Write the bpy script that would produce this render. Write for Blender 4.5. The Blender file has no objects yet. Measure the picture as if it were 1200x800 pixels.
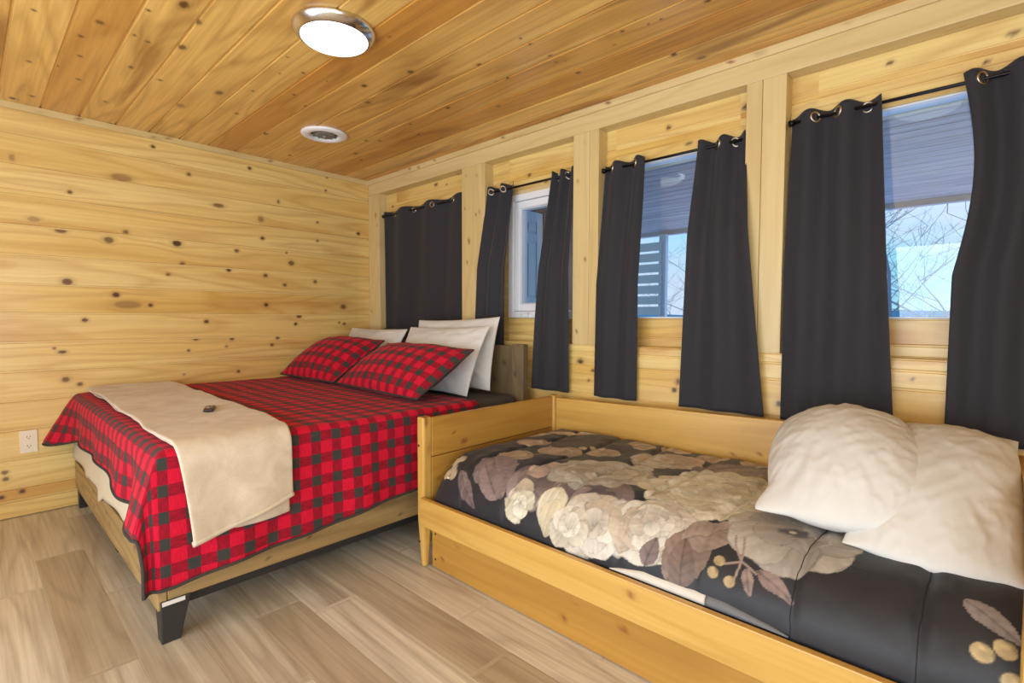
import bpy, bmesh, math, random
import numpy as np
from mathutils import Vector, Matrix

sc = bpy.context.scene
COL = sc.collection
PI = math.pi
random.seed(7)

# ------------------------------------------------------------------ helpers
def lin(r, g, b):
    f = lambda c: (c/255/12.92) if c/255 <= .04045 else ((c/255+.055)/1.055)**2.4
    return (f(r), f(g), f(b), 1.0)

def tag(o, label=None, cat=None, group=None, kind=None):
    if label: o['label'] = label
    if cat: o['category'] = cat
    if group: o['group'] = group
    if kind: o['kind'] = kind
    return o

def empty(name, loc=(0, 0, 0), rz=0.0, label=None, cat=None, group=None):
    o = bpy.data.objects.new(name, None)
    o.location = loc; o.rotation_euler = (0, 0, rz); o.empty_display_size = .1
    COL.objects.link(o)
    return tag(o, label, cat, group)

def link(name, me, mat=None, parent=None, smooth=False, loc=None):
    o = bpy.data.objects.new(name, me)
    COL.objects.link(o)
    if mat:
        for m in (mat if isinstance(mat, (list, tuple)) else [mat]): me.materials.append(m)
    if smooth:
        me.polygons.foreach_set('use_smooth', [True]*len(me.polygons))
    if parent is not None:
        o.parent = parent
        if parent.parent is None: o.matrix_parent_inverse = Matrix.Translation(parent.location).inverted() if parent.rotation_euler.z == 0 else Matrix.Identity(4)
        else:
            o.matrix_parent_inverse = Matrix.Identity(4)
            if parent.parent.type == 'EMPTY' or True:
                o.matrix_parent_inverse = Matrix.Identity(4)
    if loc is not None: o.location = loc
    return o

class MB:
    """collects vertices and faces in numpy/py lists, with optional attributes"""
    def __init__(s):
        s.v = []; s.f = []; s.a = {}; s.n = 0
    def add(s, v, f, **attrs):
        v = [tuple(map(float, p)) for p in v]
        for k in set(list(s.a.keys())+list(attrs.keys())):
            if k not in s.a:
                d = attrs[k]; z = (0.0,)*3 if hasattr(d[0], '__len__') else 0.0
                s.a[k] = [z]*s.n
            if k in attrs: s.a[k].extend(attrs[k])
            else:
                z = (0.0,)*3 if (len(s.a[k]) and hasattr(s.a[k][0], '__len__')) else 0.0
                s.a[k].extend([z]*len(v))
        s.v.extend(v); s.f.extend([tuple(int(i)+s.n for i in q) for q in f]); s.n += len(v)
        return s
    def box(s, lo, hi):
        (x0, y0, z0), (x1, y1, z1) = lo, hi
        v = [(x0,y0,z0),(x1,y0,z0),(x1,y1,z0),(x0,y1,z0),(x0,y0,z1),(x1,y0,z1),(x1,y1,z1),(x0,y1,z1)]
        return s.add(v, [(0,3,2,1),(4,5,6,7),(0,1,5,4),(1,2,6,5),(2,3,7,6),(3,0,4,7)])
    def tube(s, pts, r, seg=10, cap=True):
        pts = [Vector(p) for p in pts]; n = len(pts)
        rr = r if hasattr(r, '__len__') else [r]*n
        v = []; f = []
        t0 = (pts[1]-pts[0]).normalized()
        up = Vector((0,0,1)) if abs(t0.z) < .9 else Vector((1,0,0))
        nrm = (up - t0*up.dot(t0)).normalized()
        for i in range(n):
            t = (pts[min(i+1,n-1)]-pts[max(i-1,0)])
            t = t.normalized() if t.length > 1e-9 else t0
            nrm = (nrm - t*nrm.dot(t))
            nrm = nrm.normalized() if nrm.length > 1e-6 else t.orthogonal().normalized()
            b = t.cross(nrm)
            for k in range(seg):
                a = 2*PI*k/seg
                v.append(pts[i] + (nrm*math.cos(a)+b*math.sin(a))*rr[i])
        for i in range(n-1):
            for k in range(seg):
                k2 = (k+1) % seg
                f.append((i*seg+k, i*seg+k2, (i+1)*seg+k2, (i+1)*seg+k))
        if cap:
            f.append(tuple(reversed(range(seg)))); f.append(tuple(range((n-1)*seg, n*seg)))
        return s.add(v, f)
    def lathe(s, prof, c=(0,0,0), seg=40, mtx=None):
        v = []; f = []; n = len(prof)
        for k in range(seg):
            a = 2*PI*k/seg
            for (r, z) in prof:
                p = Vector((r*math.cos(a), r*math.sin(a), z))
                if mtx is not None: p = mtx @ p
                v.append(p+Vector(c))
        for k in range(seg):
            k2 = (k+1) % seg
            for i in range(n-1):
                f.append((k*n+i, k2*n+i, k2*n+i+1, k*n+i+1))
        return s.add(v, f)
    def torus(s, c, R, r, mtx, seg=20, sub=8):
        v = []; f = []
        for k in range(seg):
            a = 2*PI*k/seg
            for j in range(sub):
                b = 2*PI*j/sub
                p = Vector(((R+r*math.cos(b))*math.cos(a), (R+r*math.cos(b))*math.sin(a), r*math.sin(b)))
                v.append(mtx @ p + Vector(c))
        for k in range(seg):
            for j in range(sub):
                f.append((k*sub+j, ((k+1)%seg)*sub+j, ((k+1)%seg)*sub+(j+1)%sub, k*sub+(j+1)%sub))
        return s.add(v, f)
    def mesh(s, name):
        me = bpy.data.meshes.new(name)
        me.from_pydata(s.v, [], s.f)
        for k, d in s.a.items():
            if hasattr(d[0], '__len__'):
                at = me.attributes.new(k, 'FLOAT_VECTOR', 'POINT')
                at.data.foreach_set('vector', np.asarray(d, dtype=np.float32).ravel())
            else:
                at = me.attributes.new(k, 'FLOAT', 'POINT')
                at.data.foreach_set('value', np.asarray(d, dtype=np.float32))
        me.update()
        return me
    def build(s, name, mat=None, parent=None, smooth=False, bevel=0, subsurf=0, solid=None):
        o = link(name, s.mesh(name), mat, parent, smooth)
        if solid:
            m = o.modifiers.new('solid', 'SOLIDIFY'); m.thickness = solid[0]; m.offset = solid[1]
            if len(solid) > 2: m.material_offset = solid[2]
        if bevel:
            m = o.modifiers.new('bevel', 'BEVEL'); m.width = bevel; m.segments = 2; m.limit_method = 'ANGLE'; m.angle_limit = math.radians(35)
        if subsurf:
            m = o.modifiers.new('sub', 'SUBSURF'); m.levels = subsurf; m.render_levels = subsurf
        return o

def vnoise(p, seed=0):
    """value noise, p (N,3)"""
    p = np.asarray(p, dtype=np.float64)
    i = np.floor(p).astype(np.int64); f = p-i; f = f*f*(3-2*f)
    def h(a, b, c):
        n = (a*73856093) ^ (b*19349663) ^ (c*83492791) ^ (seed*2654435761)
        n = (n ^ (n >> 13)) * 1274126177 & 0x7fffffff
        n = (n ^ (n >> 16)) & 0xffff
        return n/65535.0
    r = 0
    for dx in (0,1):
        for dy in (0,1):
            for dz in (0,1):
                w = (f[:,0] if dx else 1-f[:,0])*(f[:,1] if dy else 1-f[:,1])*(f[:,2] if dz else 1-f[:,2])
                r = r + w*h(i[:,0]+dx, i[:,1]+dy, i[:,2]+dz)
    return r
def fbm(p, oct=3, seed=0):
    p = np.asarray(p, dtype=np.float64); r = 0; a = .5; t = 0
    for o in range(oct):
        r = r + a*(vnoise(p*(2**o)+17.3*o, seed+o)-.5)*2; t += a; a *= .5
    return r/t
def sstep(a, b, x):
    t = np.clip((x-a)/(b-a), 0, 1); return t*t*(3-2*t)

# ------------------------------------------------------------------ materials
def newmat(name):
    m = bpy.data.materials.new(name); m.use_nodes = True
    nt = m.node_tree
    b = nt.nodes['Principled BSDF']
    return m, nt, b
def nd(nt, typ, ins=None, **props):
    n = nt.nodes.new(typ)
    for k, v in props.items(): setattr(n, k, v)
    if ins:
        for k, v in ins.items():
            if isinstance(v, bpy.types.NodeSocket): nt.links.new(v, n.inputs[k])
            else: n.inputs[k].default_value = v
    return n
def math_(nt, op, a, b=0.0, c=None, clamp=False):
    n = nt.nodes.new('ShaderNodeMath'); n.operation = op; n.use_clamp = clamp
    for i, v in enumerate((a, b) if c is None else (a, b, c)):
        if isinstance(v, bpy.types.NodeSocket): nt.links.new(v, n.inputs[i])
        else: n.inputs[i].default_value = v
    return n.outputs[0]
def mixc(nt, fac, a, b, mode='MIX'):
    n = nt.nodes.new('ShaderNodeMix'); n.data_type = 'RGBA'; n.blend_type = mode
    for k, v in ((0, fac), (6, a), (7, b)):
        if isinstance(v, bpy.types.NodeSocket): nt.links.new(v, n.inputs[k])
        else: n.inputs[k].default_value = v
    return n.outputs[2]
def ramp(nt, fac, stops):
    n = nt.nodes.new('ShaderNodeValToRGB'); nt.links.new(fac, n.inputs[0])
    e = n.color_ramp.elements
    while len(e) < len(stops): e.new(.5)
    for i, (p, c) in enumerate(stops): e[i].position = p; e[i].color = c
    return n.outputs[0]
def mapr(nt, v, a, b, c, d):
    n = nt.nodes.new('ShaderNodeMapRange'); nt.links.new(v, n.inputs[0])
    for i, x in enumerate((a, b, c, d)): n.inputs[i+1].default_value = x
    return n.outputs[0]
def bump(nt, b, h, strength, dist=.01):
    n = nd(nt, 'ShaderNodeBump', {'Height': h, 'Strength': strength, 'Distance': dist})
    nt.links.new(n.outputs[0], b.inputs['Normal'])

def plain(name, col, rough=.5, metal=0.0, noise=0.0, nscale=30, spec=.5, coat=0.0, bumpamt=0.0):
    m, nt, b = newmat(name)
    b.inputs['Roughness'].default_value = rough; b.inputs['Metallic'].default_value = metal
    b.inputs['Specular IOR Level'].default_value = spec; b.inputs['Coat Weight'].default_value = coat
    tc = nd(nt, 'ShaderNodeTexCoord')
    n = nd(nt, 'ShaderNodeTexNoise', {'Vector': tc.outputs['Object'], 'Scale': nscale, 'Detail': 3.0})
    k = .5*noise
    c2 = tuple(min(1, c*(1+k)) for c in col[:3])+(1,); c1 = tuple(c*(1-k) for c in col[:3])+(1,)
    nt.links.new(mixc(nt, n.outputs[0], c1, c2), b.inputs['Base Color'])
    if bumpamt: bump(nt, b, n.outputs[0], bumpamt, .004)
    return m

def wood(name, light, mid, dark, stain, knotc=(96, 48, 22), rough=.38, coat=.25, grain=.35, stain_amt=.5, rings=.45, board_var=.35, fine=60.0):
    """timber with its grain along the first component of the 'wc' attribute"""
    m, nt, b = newmat(name)
    wc = nd(nt, 'ShaderNodeAttribute', attribute_name='wc')
    fl = nd(nt, 'ShaderNodeAttribute', attribute_name='flow')
    kn = nd(nt, 'ShaderNodeAttribute', attribute_name='knot')
    bd = nd(nt, 'ShaderNodeAttribute', attribute_name='brd')
    sep = nd(nt, 'ShaderNodeSeparateXYZ', {0: wc.outputs['Vector']})
    a, c, d = sep.outputs
    c = math_(nt, 'ADD', c, fl.outputs['Fac'])
    def vec(sa, sc_, sd):
        return nd(nt, 'ShaderNodeCombineXYZ', {0: math_(nt,'MULTIPLY',a,sa), 1: math_(nt,'MULTIPLY',c,sc_), 2: math_(nt,'MULTIPLY',d,sd)}).outputs[0]
    n1 = nd(nt, 'ShaderNodeTexNoise', {'Vector': vec(1.6, fine, fine), 'Scale': 1.0, 'Detail': 4.0, 'Roughness': .6}).outputs[0]
    n2 = nd(nt, 'ShaderNodeTexNoise', {'Vector': vec(.55, 5.0, 5.0), 'Scale': 1.0, 'Detail': 1.5, 'Roughness': .4}).outputs[0]
    n3 = nd(nt, 'ShaderNodeTexNoise', {'Vector': vec(.75, 4.5, 4.5), 'Scale': 1.0, 'Detail': 3.0, 'Roughness': .55, 'Distortion': .6}).outputs[0]
    # growth rings as contour lines of the slow noise
    rg = math_(nt, 'PINGPONG', math_(nt, 'MULTIPLY', n2, 16.0), 1.0)
    rg = mapr(nt, rg, .45, 1.0, 0.0, 1.0)
    st = mapr(nt, n3, .56, .68, 0.0, 1.0)
    bv = math_(nt, 'MULTIPLY', math_(nt, 'SUBTRACT', bd.outputs['Fac'], .5), board_var*2)
    base = mixc(nt, math_(nt, 'ADD', mapr(nt, n2, .3, .7, .0, .8), bv, clamp=True), lin(*light), lin(*mid))
    base = mixc(nt, math_(nt, 'MULTIPLY', rg, rings), base, lin(*dark))
    base = mixc(nt, math_(nt, 'MULTIPLY', mapr(nt, n1, .35, .75, 0, 1), grain), base, lin(*dark))
    base = mixc(nt, math_(nt, 'MULTIPLY', st, stain_amt), base, lin(*stain))
    kf = math_(nt, 'MULTIPLY', kn.outputs['Fac'], 1.0, clamp=True)
    kcol = mixc(nt, mapr(nt, n1, .35, .65, 0, 1), lin(*knotc), lin(*[min(255, int(x*1.5+10)) for x in knotc]))
    base = mixc(nt, kf, base, kcol)
    nt.links.new(base, b.inputs['Base Color'])
    b.inputs['Roughness'].default_value = rough
    b.inputs['Coat Weight'].default_value = coat; b.inputs['Coat Roughness'].default_value = .22
    bump(nt, b, n1, .06, .004)
    return m

M = {}
M['wall_pine'] = wood('varnished_wall_pine', (236,210,138), (224,186,102), (180,124,50), (190,130,48), knotc=(62,28,12), stain_amt=.55, rings=.34, board_var=.4, coat=.3, grain=.32)
M['ceil_pine'] = wood('varnished_ceiling_pine', (238,194,108), (208,148,66), (154,96,34), (138,82,26), knotc=(54,26,12), stain_amt=.7, rings=.34, board_var=.6, coat=.3, grain=.36)
M['beam_pine'] = wood('clear_beam_pine', (221,198,144), (211,187,126), (186,152,94), (182,146,86), stain_amt=.2, rings=.28, board_var=.25, coat=.15, rough=.45, grain=.25)
M['daybed_pine'] = wood('honey_pine', (216,176,94), (203,156,74), (176,126,50), (172,120,46), stain_amt=.3, rings=.3, board_var=.2, coat=.3, rough=.35)
M['panel_pine'] = wood('amber_pine', (196,148,68), (182,134,56), (156,108,40), (152,104,40), stain_amt=.4, rings=.3, board_var=.2, coat=.3, rough=.35)
M['acacia'] = wood('weathered_acacia', (184,154,102), (156,128,80), (112,88,52), (96,74,44), knotc=(60,42,28), rough=.55, coat=.05, stain_amt=.6, rings=.45)
M['head_wood'] = wood('dark_barn_wood', (146,124,90), (122,102,72), (80,66,48), (68,56,42), knotc=(50,38,28), rough=.6, coat=.0, stain_amt=.6, rings=.45)
M['floor'] = wood('oak_vinyl_plank', (224,216,198), (186,172,148), (126,108,84), (136,118,94), knotc=(96,76,52), rough=.34, coat=.1, grain=.45, stain_amt=.42, rings=.32, board_var=.8, fine=70.0)

# ------------------------------------------------------------------ timber surfaces
def knot_fields(A, Cc, knots, bounds=None, soft=1.0):
    """A,Cc arrays along/across; knots (a,c,r[,ar]) -> knot, flow arrays"""
    kn = np.zeros_like(A); fl = np.zeros_like(A)
    for q in knots:
        a, c, r = q[:3]; ar = q[3] if len(q) > 3 else 1.25
        sel = (np.abs(A-a) < r*9) & (np.abs(Cc-c) < .2)
        if bounds is not None:
            lo = bounds[np.searchsorted(bounds, c)-1] if len(bounds) > 1 else -9
            hi = bounds[min(np.searchsorted(bounds, c), len(bounds)-1)]
            sel &= (Cc >= lo-1e-4) & (Cc <= hi+1e-4)
        if not sel.any(): continue
        da = A[sel]-a; dc = Cc[sel]-c
        d = np.hypot(da/(r*ar), dc/r)
        k = (1-sstep(.55, .95, d))
        k = np.maximum(k, .22*(1-sstep(.8, 1.7, d)))
        k = k*(q[4] if len(q) > 4 else .78+.22*math.sin(a*91.7+c*57.3)**2)
        kn[sel] = np.maximum(kn[sel], k)
        fl[sel] += -np.sign(dc)*r*.9*np.exp(-(np.hypot(da/(r*2.6), dc/(r*1.7)))**2)*(1-np.exp(-(dc/(.4*r))**2))
    return kn, fl

def boards(mb, org, ua, uc, un, a0, a1, c0, c1, seams, knots, res=.008, gd=.006, seed=0, joints=None, rknots=0, tone=None):
    """planked surface: boards run along ua, seams at positions in the across direction; grooves are real"""
    seams = sorted(set([c0]+[s for s in seams if c0+.004 < s < c1-.004]+[c1]))
    na = max(2, int((a1-a0)/res)+1)
    aa = np.linspace(a0, a1, na)
    cs = []; dep = []; bi = []
    for i in range(len(seams)-1):
        s0, s1 = seams[i], seams[i+1]
        w = s1-s0; g = min(.007, w*.2)
        inner = np.linspace(s0+g, s1-g, max(3, int((w-2*g)/res)+1))
        for cc, dd in [(s0+.0004, gd), (s0+.0036, gd*.95), (s0+g*.85, gd*.10)]+[(x, 0.0) for x in inner]+[(s1-g*.85, gd*.10), (s1-.0036, gd*.95), (s1-.0004, gd)]:
            cs.append(cc); dep.append(dd); bi.append(i)
    cs = np.array(cs); dep = np.array(dep); bi = np.array(bi)
    rng = np.random.RandomState(seed+11)
    rr = rng.rand(len(seams)*60+7)
    if rknots:
        knots = list(knots)
        for i in range(len(seams)-1):
            for k in range(rng.poisson(rknots*(a1-a0))):
                w = seams[i+1]-seams[i]
                knots.append((a0+rng.rand()*(a1-a0), seams[i]+w*(.15+.7*rng.rand()), .007+.014*rng.rand()**2, 1.2+.6*rng.rand()))
    A, Cc = np.meshgrid(aa, cs)
    D = np.repeat(dep[:, None], na, 1); B = np.repeat(bi[:, None], na, 1)
    kn, fl = knot_fields(A, Cc, knots, np.array(seams))
    sub = B*0
    if joints:                         # butt joints along a board split its look
        for i in range(len(seams)-1):
            js = joints(i)
            for j in js: sub[B == i] += (A[B == i] > j).astype(sub.dtype)
            for j in js: D[B == i] = np.maximum(D[B == i], np.where(np.abs(A[B == i]-j) < res*.51, .0012, 0))
    key = (B*13+sub*5) % len(rr)
    brd = rr[key]
    if tone:
        for i in range(len(seams)-1):
            for sb in range(int(sub[B == i].max())+1):
                v_ = tone((seams[i]+seams[i+1])/2, sb)
                if v_ is not None: brd = np.where((B == i) & (sub == sb), v_, brd)
    P = (np.array(org)[None, None, :] + A[..., None]*np.array(ua) + Cc[..., None]*np.array(uc) - D[..., None]*np.array(un))
    n, mm = A.shape
    idx = np.arange(n*mm).reshape(n, mm)
    q = np.stack([idx[:-1, :-1], idx[:-1, 1:], idx[1:, 1:], idx[1:, :-1]], -1).reshape(-1, 4)
    cr = np.cross(ua, uc)
    if np.dot(cr, un) < 0: q = q[:, ::-1]
    wc = np.stack([A + rr[(key+3) % len(rr)]*40, Cc + rr[(key+1) % len(rr)]*9, rr[(key+2) % len(rr)]*20], -1).reshape(-1, 3)
    mb.add(P.reshape(-1, 3), q, wc=wc.tolist(), flow=fl.ravel().tolist(), knot=kn.ravel().tolist(), brd=brd.ravel().tolist())

def timber(mb, lo, hi, axis=0, knots=3, seed=0, res=.02, rnd=None, xf=None, kr=(.006, .016)):
    """a solid timber box whose 'wc' runs along the given axis; xf maps the finished points"""
    lo = np.array(lo, float); hi = np.array(hi, float)
    rng = np.random.RandomState(seed+101)
    L = hi-lo
    g = [np.linspace(lo[k], hi[k], max(2, min(260, int(L[k]/(res if k == axis else res*.6))+2))) for k in range(3)]
    idx = {}; V = []; F = []
    def vid(i, j, k):
        t = (i, j, k)
        if t not in idx:
            idx[t] = len(V); V.append((g[0][i], g[1][j], g[2][k]))
        return idx[t]
    n = [len(x)-1 for x in g]
    for ax in range(3):
        u, w = (ax+1) % 3, (ax+2) % 3
        for side in (0, n[ax]):
            for i in range(n[u]):
                for j in range(n[w]):
                    q = []
                    for di, dj in ((0,0),(1,0),(1,1),(0,1)):
                        t = [0,0,0]; t[ax] = side; t[u] = i+di; t[w] = j+dj; q.append(vid(*t))
                    F.append(tuple(q if side else q[::-1]))
    V = np.array(V)
    ot = [k for k in range(3) if k != axis]
    wide = ot[0] if L[ot[0]] >= L[ot[1]] else ot[1]
    thin = ot[1] if wide == ot[0] else ot[0]
    ks = [(lo[axis]+rng.rand()*L[axis], lo[wide]+L[wide]*(.15+.7*rng.rand()), kr[0]+(kr[1]-kr[0])*rng.rand()**2, 1.2+.5*rng.rand()) for _ in range(knots)]
    kn, fl = knot_fields(V[:, axis], V[:, wide], ks)
    wc = np.stack([V[:, axis]+rng.rand()*40, V[:, wide]+rng.rand()*9, V[:, thin]+rng.rand()*9], -1)
    r = rng.rand() if rnd is None else rnd
    if xf is not None: V = np.array([xf(p) for p in V])
    mb.add(V, F, wc=wc.tolist(), flow=fl.tolist(), knot=kn.tolist(), brd=[r]*len(V))
    return mb

# ------------------------------------------------------------------ room dimensions (metres)
H = 2.45            # ceiling height
XR, YF = 5.3, -4.8  # right wall and the wall behind the camera
YW = .09            # the upper window wall sits back from the posts
LEDGE = 1.037; SILL = 1.198; BEAM = 2.313; CROWN = 2.41
BW = .1743

KA = [(-2.354,2.13,.027,.6,.5),(-1.838,2.117,.03,2.6,.55),(-1.659,2.362,.015),(-1.448,2.218,.016),(-1.035,2.351,.016),(-.402,2.405,.012),(-.415,2.293,.012),(-.82,2.13,.02,.7),(-1.26,2.029,.02,2.6,.8),(-.959,1.97,.03,1,.6),(-2.272,1.784,.02,2,.5),(-2.102,1.976,.014),(-1.916,1.7,.028),(-1.533,1.72,.03),(-1.141,1.707,.018),(-.95,1.823,.017),(-.494,2.009,.012),(-.497,1.854,.012),(-.107,1.961,.019),(-.725,1.645,.026),(-.763,1.726,.009),(-1.504,1.579,.017),(-1.2,1.557,.018),(-1.593,1.498,.014),(-.932,1.53,.017),(-.781,1.464,.017),(-.523,1.504,.018),(-2.13,1.418,.028),(-1.888,1.345,.022),(-1.826,1.281,.034,3.0,.5),(-.931,1.299,.017),(-.265,1.295,.027),(-.666,1.211,.023),(-.697,1.144,.015),(-.258,1.141,.015),(-1.36,1.166,.017),(-2.052,1.179,.017),(-.307,1.153,.012),(-1.432,1.042,.019),(-1.189,1.035,.017),(-.846,1.033,.017),(-.893,.978,.014),(-1.228,.978,.011),(-2.165,.98,.014,2),(-2.202,1.007,.011),(-2.151,1.732,.02,2),(-1.825,1.763,.017),(-1.479,.958,.011),(-2.155,.808,.021),(-2.087,.772,.016),(-1.149,.782,.014),(-1.513,.787,.008),(-2.442,.282,.016),(-2.439,.241,.016),(-2.46,.135,.016),(-2.371,.151,.016),(-1.7,1.281,.016)]
KC = [(1.406,-2.141,.018),(1.207,-2.181,.012),(.979,-2.157,.013),(1.316,-2.34,.01),(.66,-2.124,.012),(.771,-2.217,.009),(.726,-2.318,.014),(.201,-2.272,.014),(.079,-2.344,.02),(1.66,-2.021,.011),(1.393,-2.019,.01),(1.371,-1.965,.01),(1.026,-1.964,.012,1.8),(1.81,-1.934,.02,2),(1.714,-1.857,.014,2),(1.433,-1.845,.02,1.8),(1.031,-1.565,.022,1.8,.8),(.673,-1.661,.028,1.5,.5),(.969,-1.83,.014),(.02,-1.89,.014),(.412,-1.974,.014),(1.509,-1.43,.008),(1.705,-1.476,.008),(1.195,-1.447,.009),(.791,-1.393,.012),(1.317,-1.27,.011),(1.215,-1.158,.011),(.565,-1.134,.021),(1.604,-1.351,.01),(1.705,-1.063,.018),(1.531,-.934,.02,1.5,.7),(1.61,-1.226,.006),(.95,-.593,.014),(.53,-.382,.016),(.226,-.822,.016),(2.018,-.984,.02),(2.217,-1.244,.008),(2.329,-.801,.012),(2.639,-.772,.01),(2.641,-.63,.01),(2.266,-.613,.01),(1.815,-.569,.015),(1.438,-.567,.011),(2.642,-.401,.015),(2.052,-.383,.014),(3.003,-.578,.01),(2.921,-.505,.007),(2.622,-.561,.007),(3.362,-.537,.013),(3.08,-.235,.016),(3.165,-.124,.02,1.6,.7),(2.638,-.838,.008),(1.324,-.422,.014),(1.02,-.529,.015),(.639,-.496,.018),(3.17,-.547,.007),(3.114,-.552,.007),(3.086,-.609,.007),(2.334,-.599,.008),(2.666,-.542,.005)]

# ------------------------------------------------------------------ setting
def struct(o): o['kind'] = 'structure'; return o

# floor: planks along x
def ftone(c, sub):
    t = {-1.17: (.05, .2), -1.355: (.75, .95, .6), -1.54: (.1, .05, .3), -1.72: (.85, .4, .7), -1.92: (.45, .8), -2.10: (.55, .25, .5), -2.28: (.7, .4, .95), -2.47: (.25, .55)}
    for k, v in t.items():
        if abs(c-k) < .06: return v[sub % len(v)]
    return None
mb = MB()
fs = [-2.376+.183*k for k in range(-13, 13)]
def fj(i):
    r = random.Random(i*37+5); o = r.random()*1.22
    tbl = {13: 1.18, 19: 1.77, 12: 0.35, 14: 2.05, 15: 1.45, 16: 2.6, 17: .9, 18: 2.25}
    o = tbl.get(i, o) % 1.22
    return [o+1.22*k for k in range(-1, 6)]
boards(mb, (0,0,0), (1,0,0), (0,1,0), (0,0,1), 0, XR, YF, 0.0, fs, [], res=.016, gd=.0003, seed=5, tone=ftone, joints=fj, rknots=.12)
mb.box((-.2, YF-.2, -.25), (XR+.2, .25, -.004))
struct(mb.build('floor', M['floor']))

# ceiling: boards along x, on real grooves
mb = MB()
cs = [-2.223+.1797*k for k in range(-15, 13)]
boards(mb, (0,0,H), (1,0,0), (0,1,0), (0,0,-1), 0, 4.2, -2.582, 0.0, cs, KC, res=.008, gd=.012, seed=3)
boards(mb, (0,0,H), (1,0,0), (0,1,0), (0,0,-1), 4.2, XR, -2.582, 0.0, cs, [], res=.04, gd=.006, seed=3, rknots=1)
boards(mb, (0,0,H), (1,0,0), (0,1,0), (0,0,-1), 0, XR, YF, -2.582, cs, [], res=.04, gd=.006, seed=4, rknots=1)
mb.box((-.2, YF-.2, H+.008), (XR+.2, .25, H+.2))
struct(mb.build('ceiling', M['ceil_pine']))

# wall_left (behind the king bed's long side)
ws = [BW*k for k in range(1, 15)]+[.1]
mb = MB()
boards(mb, (0,0,0), (0,1,0), (0,0,1), (1,0,0), -2.7, 0.0, 0, H, ws, KA, res=.0075, gd=.014, seed=21)
boards(mb, (0,0,0), (0,1,0), (0,0,1), (1,0,0), YF, -2.7, 0, H, ws, [], res=.04, gd=.012, seed=21, rknots=1)
mb.box((-.2, YF-.2, 0), (-.012, .25, H))
struct(mb.build('wall_left', M['wall_pine']))
mb = MB()
boards(mb, (XR,0,0), (0,1,0), (0,0,1), (-1,0,0), YF, 0.0, 0, H, ws, [], res=.05, gd=.007, seed=23, rknots=1)
mb.box((XR+.012, YF-.2, 0), (XR+.2, .25, H))
struct(mb.build('wall_right', M['wall_pine']))
mb = MB()
boards(mb, (0,YF,0), (1,0,0), (0,0,1), (0,1,0), 0, XR, 0, H, ws, [], res=.05, gd=.007, seed=24, rknots=1)
mb.box((-.2, YF-.2, 0), (XR+.2, YF-.012, H))
struct(mb.build('wall_front', M['wall_pine']))

# window wall: lower wall flush with the posts, upper wall set back, with openings
WIN = [(.32, 1.15), (1.70, 2.31), (2.57, 3.28), (3.62, 4.62)]
WTOP = 2.087
mb = MB()
boards(mb, (0,0,0), (1,0,0), (0,0,1), (0,-1,0), 0, XR, 0, LEDGE, [.216,.39,.565,.74,.914,.99], [(2.62,.95,.012,2.4),(2.73,.80,.014),(2.48,.885,.012),(2.45,.82,.01),(3.52,.80,.02),(3.02,.86,.02,1),(3.0,.815,.014),(4.0,.955,.008)], res=.012, gd=.006, seed=31, rknots=.25)
mb.box((-.2, .012, 0), (XR+.2, .25, LEDGE))
edges = [0]+[x for w in WIN for x in w]+[XR]
us = [1.0883, 2.15, 2.192, 2.222]
def upper(x0, x1, z0, z1, sd):
    boards(mb, (0,YW,0), (1,0,0), (0,0,1), (0,-1,0), x0, x1, z0, z1, us, [], res=.012, gd=.005, seed=sd, rknots=.9)
    mb.box((x0, YW+.012, z0), (x1, .25, z1))
for i in range(0, len(edges), 2): upper(edges[i], edges[i+1], LEDGE, BEAM+.02, 40+i)
for i, (x0, x1) in enumerate(WIN):
    upper(x0, x1, LEDGE, SILL, 60+i); upper(x0, x1, WTOP, BEAM+.02, 70+i)
struct(mb.build('wall_back', M['wall_pine']))

# beam, crown strips, corner post and posts
mb = MB(); timber(mb, (0, 0, BEAM), (XR, .25, CROWN+.03), 0, knots=22, seed=2, res=.03)
struct(mb.build('trim_beam', M['beam_pine'], bevel=.004))
mb = MB(); timber(mb, (.0, -.014, CROWN), (XR, .0, H), 0, knots=12, seed=3, res=.03)
struct(mb.build('trim_1', M['beam_pine'], bevel=.002))
mb = MB(); timber(mb, (0, YF, CROWN), (.014, -.014, H), 1, knots=14, seed=4, res=.03)
struct(mb.build('trim_2', M['beam_pine'], bevel=.002))
mb = MB(); timber(mb, (0, 0, LEDGE), (.175, YW+.02, BEAM), 2, knots=5, seed=5)
struct(mb.build('trim_3', M['beam_pine'], bevel=.003))
for i, (x0, xm, x1) in enumerate([(1.294, 1.41, 1.542), (2.323, 2.441, 2.507), (3.337, 3.409, 3.511), (4.76, 4.84, 4.95)]):
    mb = MB()
    timber(mb, (x0, 0, LEDGE), (xm-.0008, YW+.02, BEAM), 2, knots=5, seed=50+i)
    timber(mb, (xm+.0008, 0, LEDGE), (x1, YW+.02, BEAM), 2, knots=4, seed=60+i)
    struct(mb.build('trim_%d' % (4+i), M['beam_pine'], bevel=.003))

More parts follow.
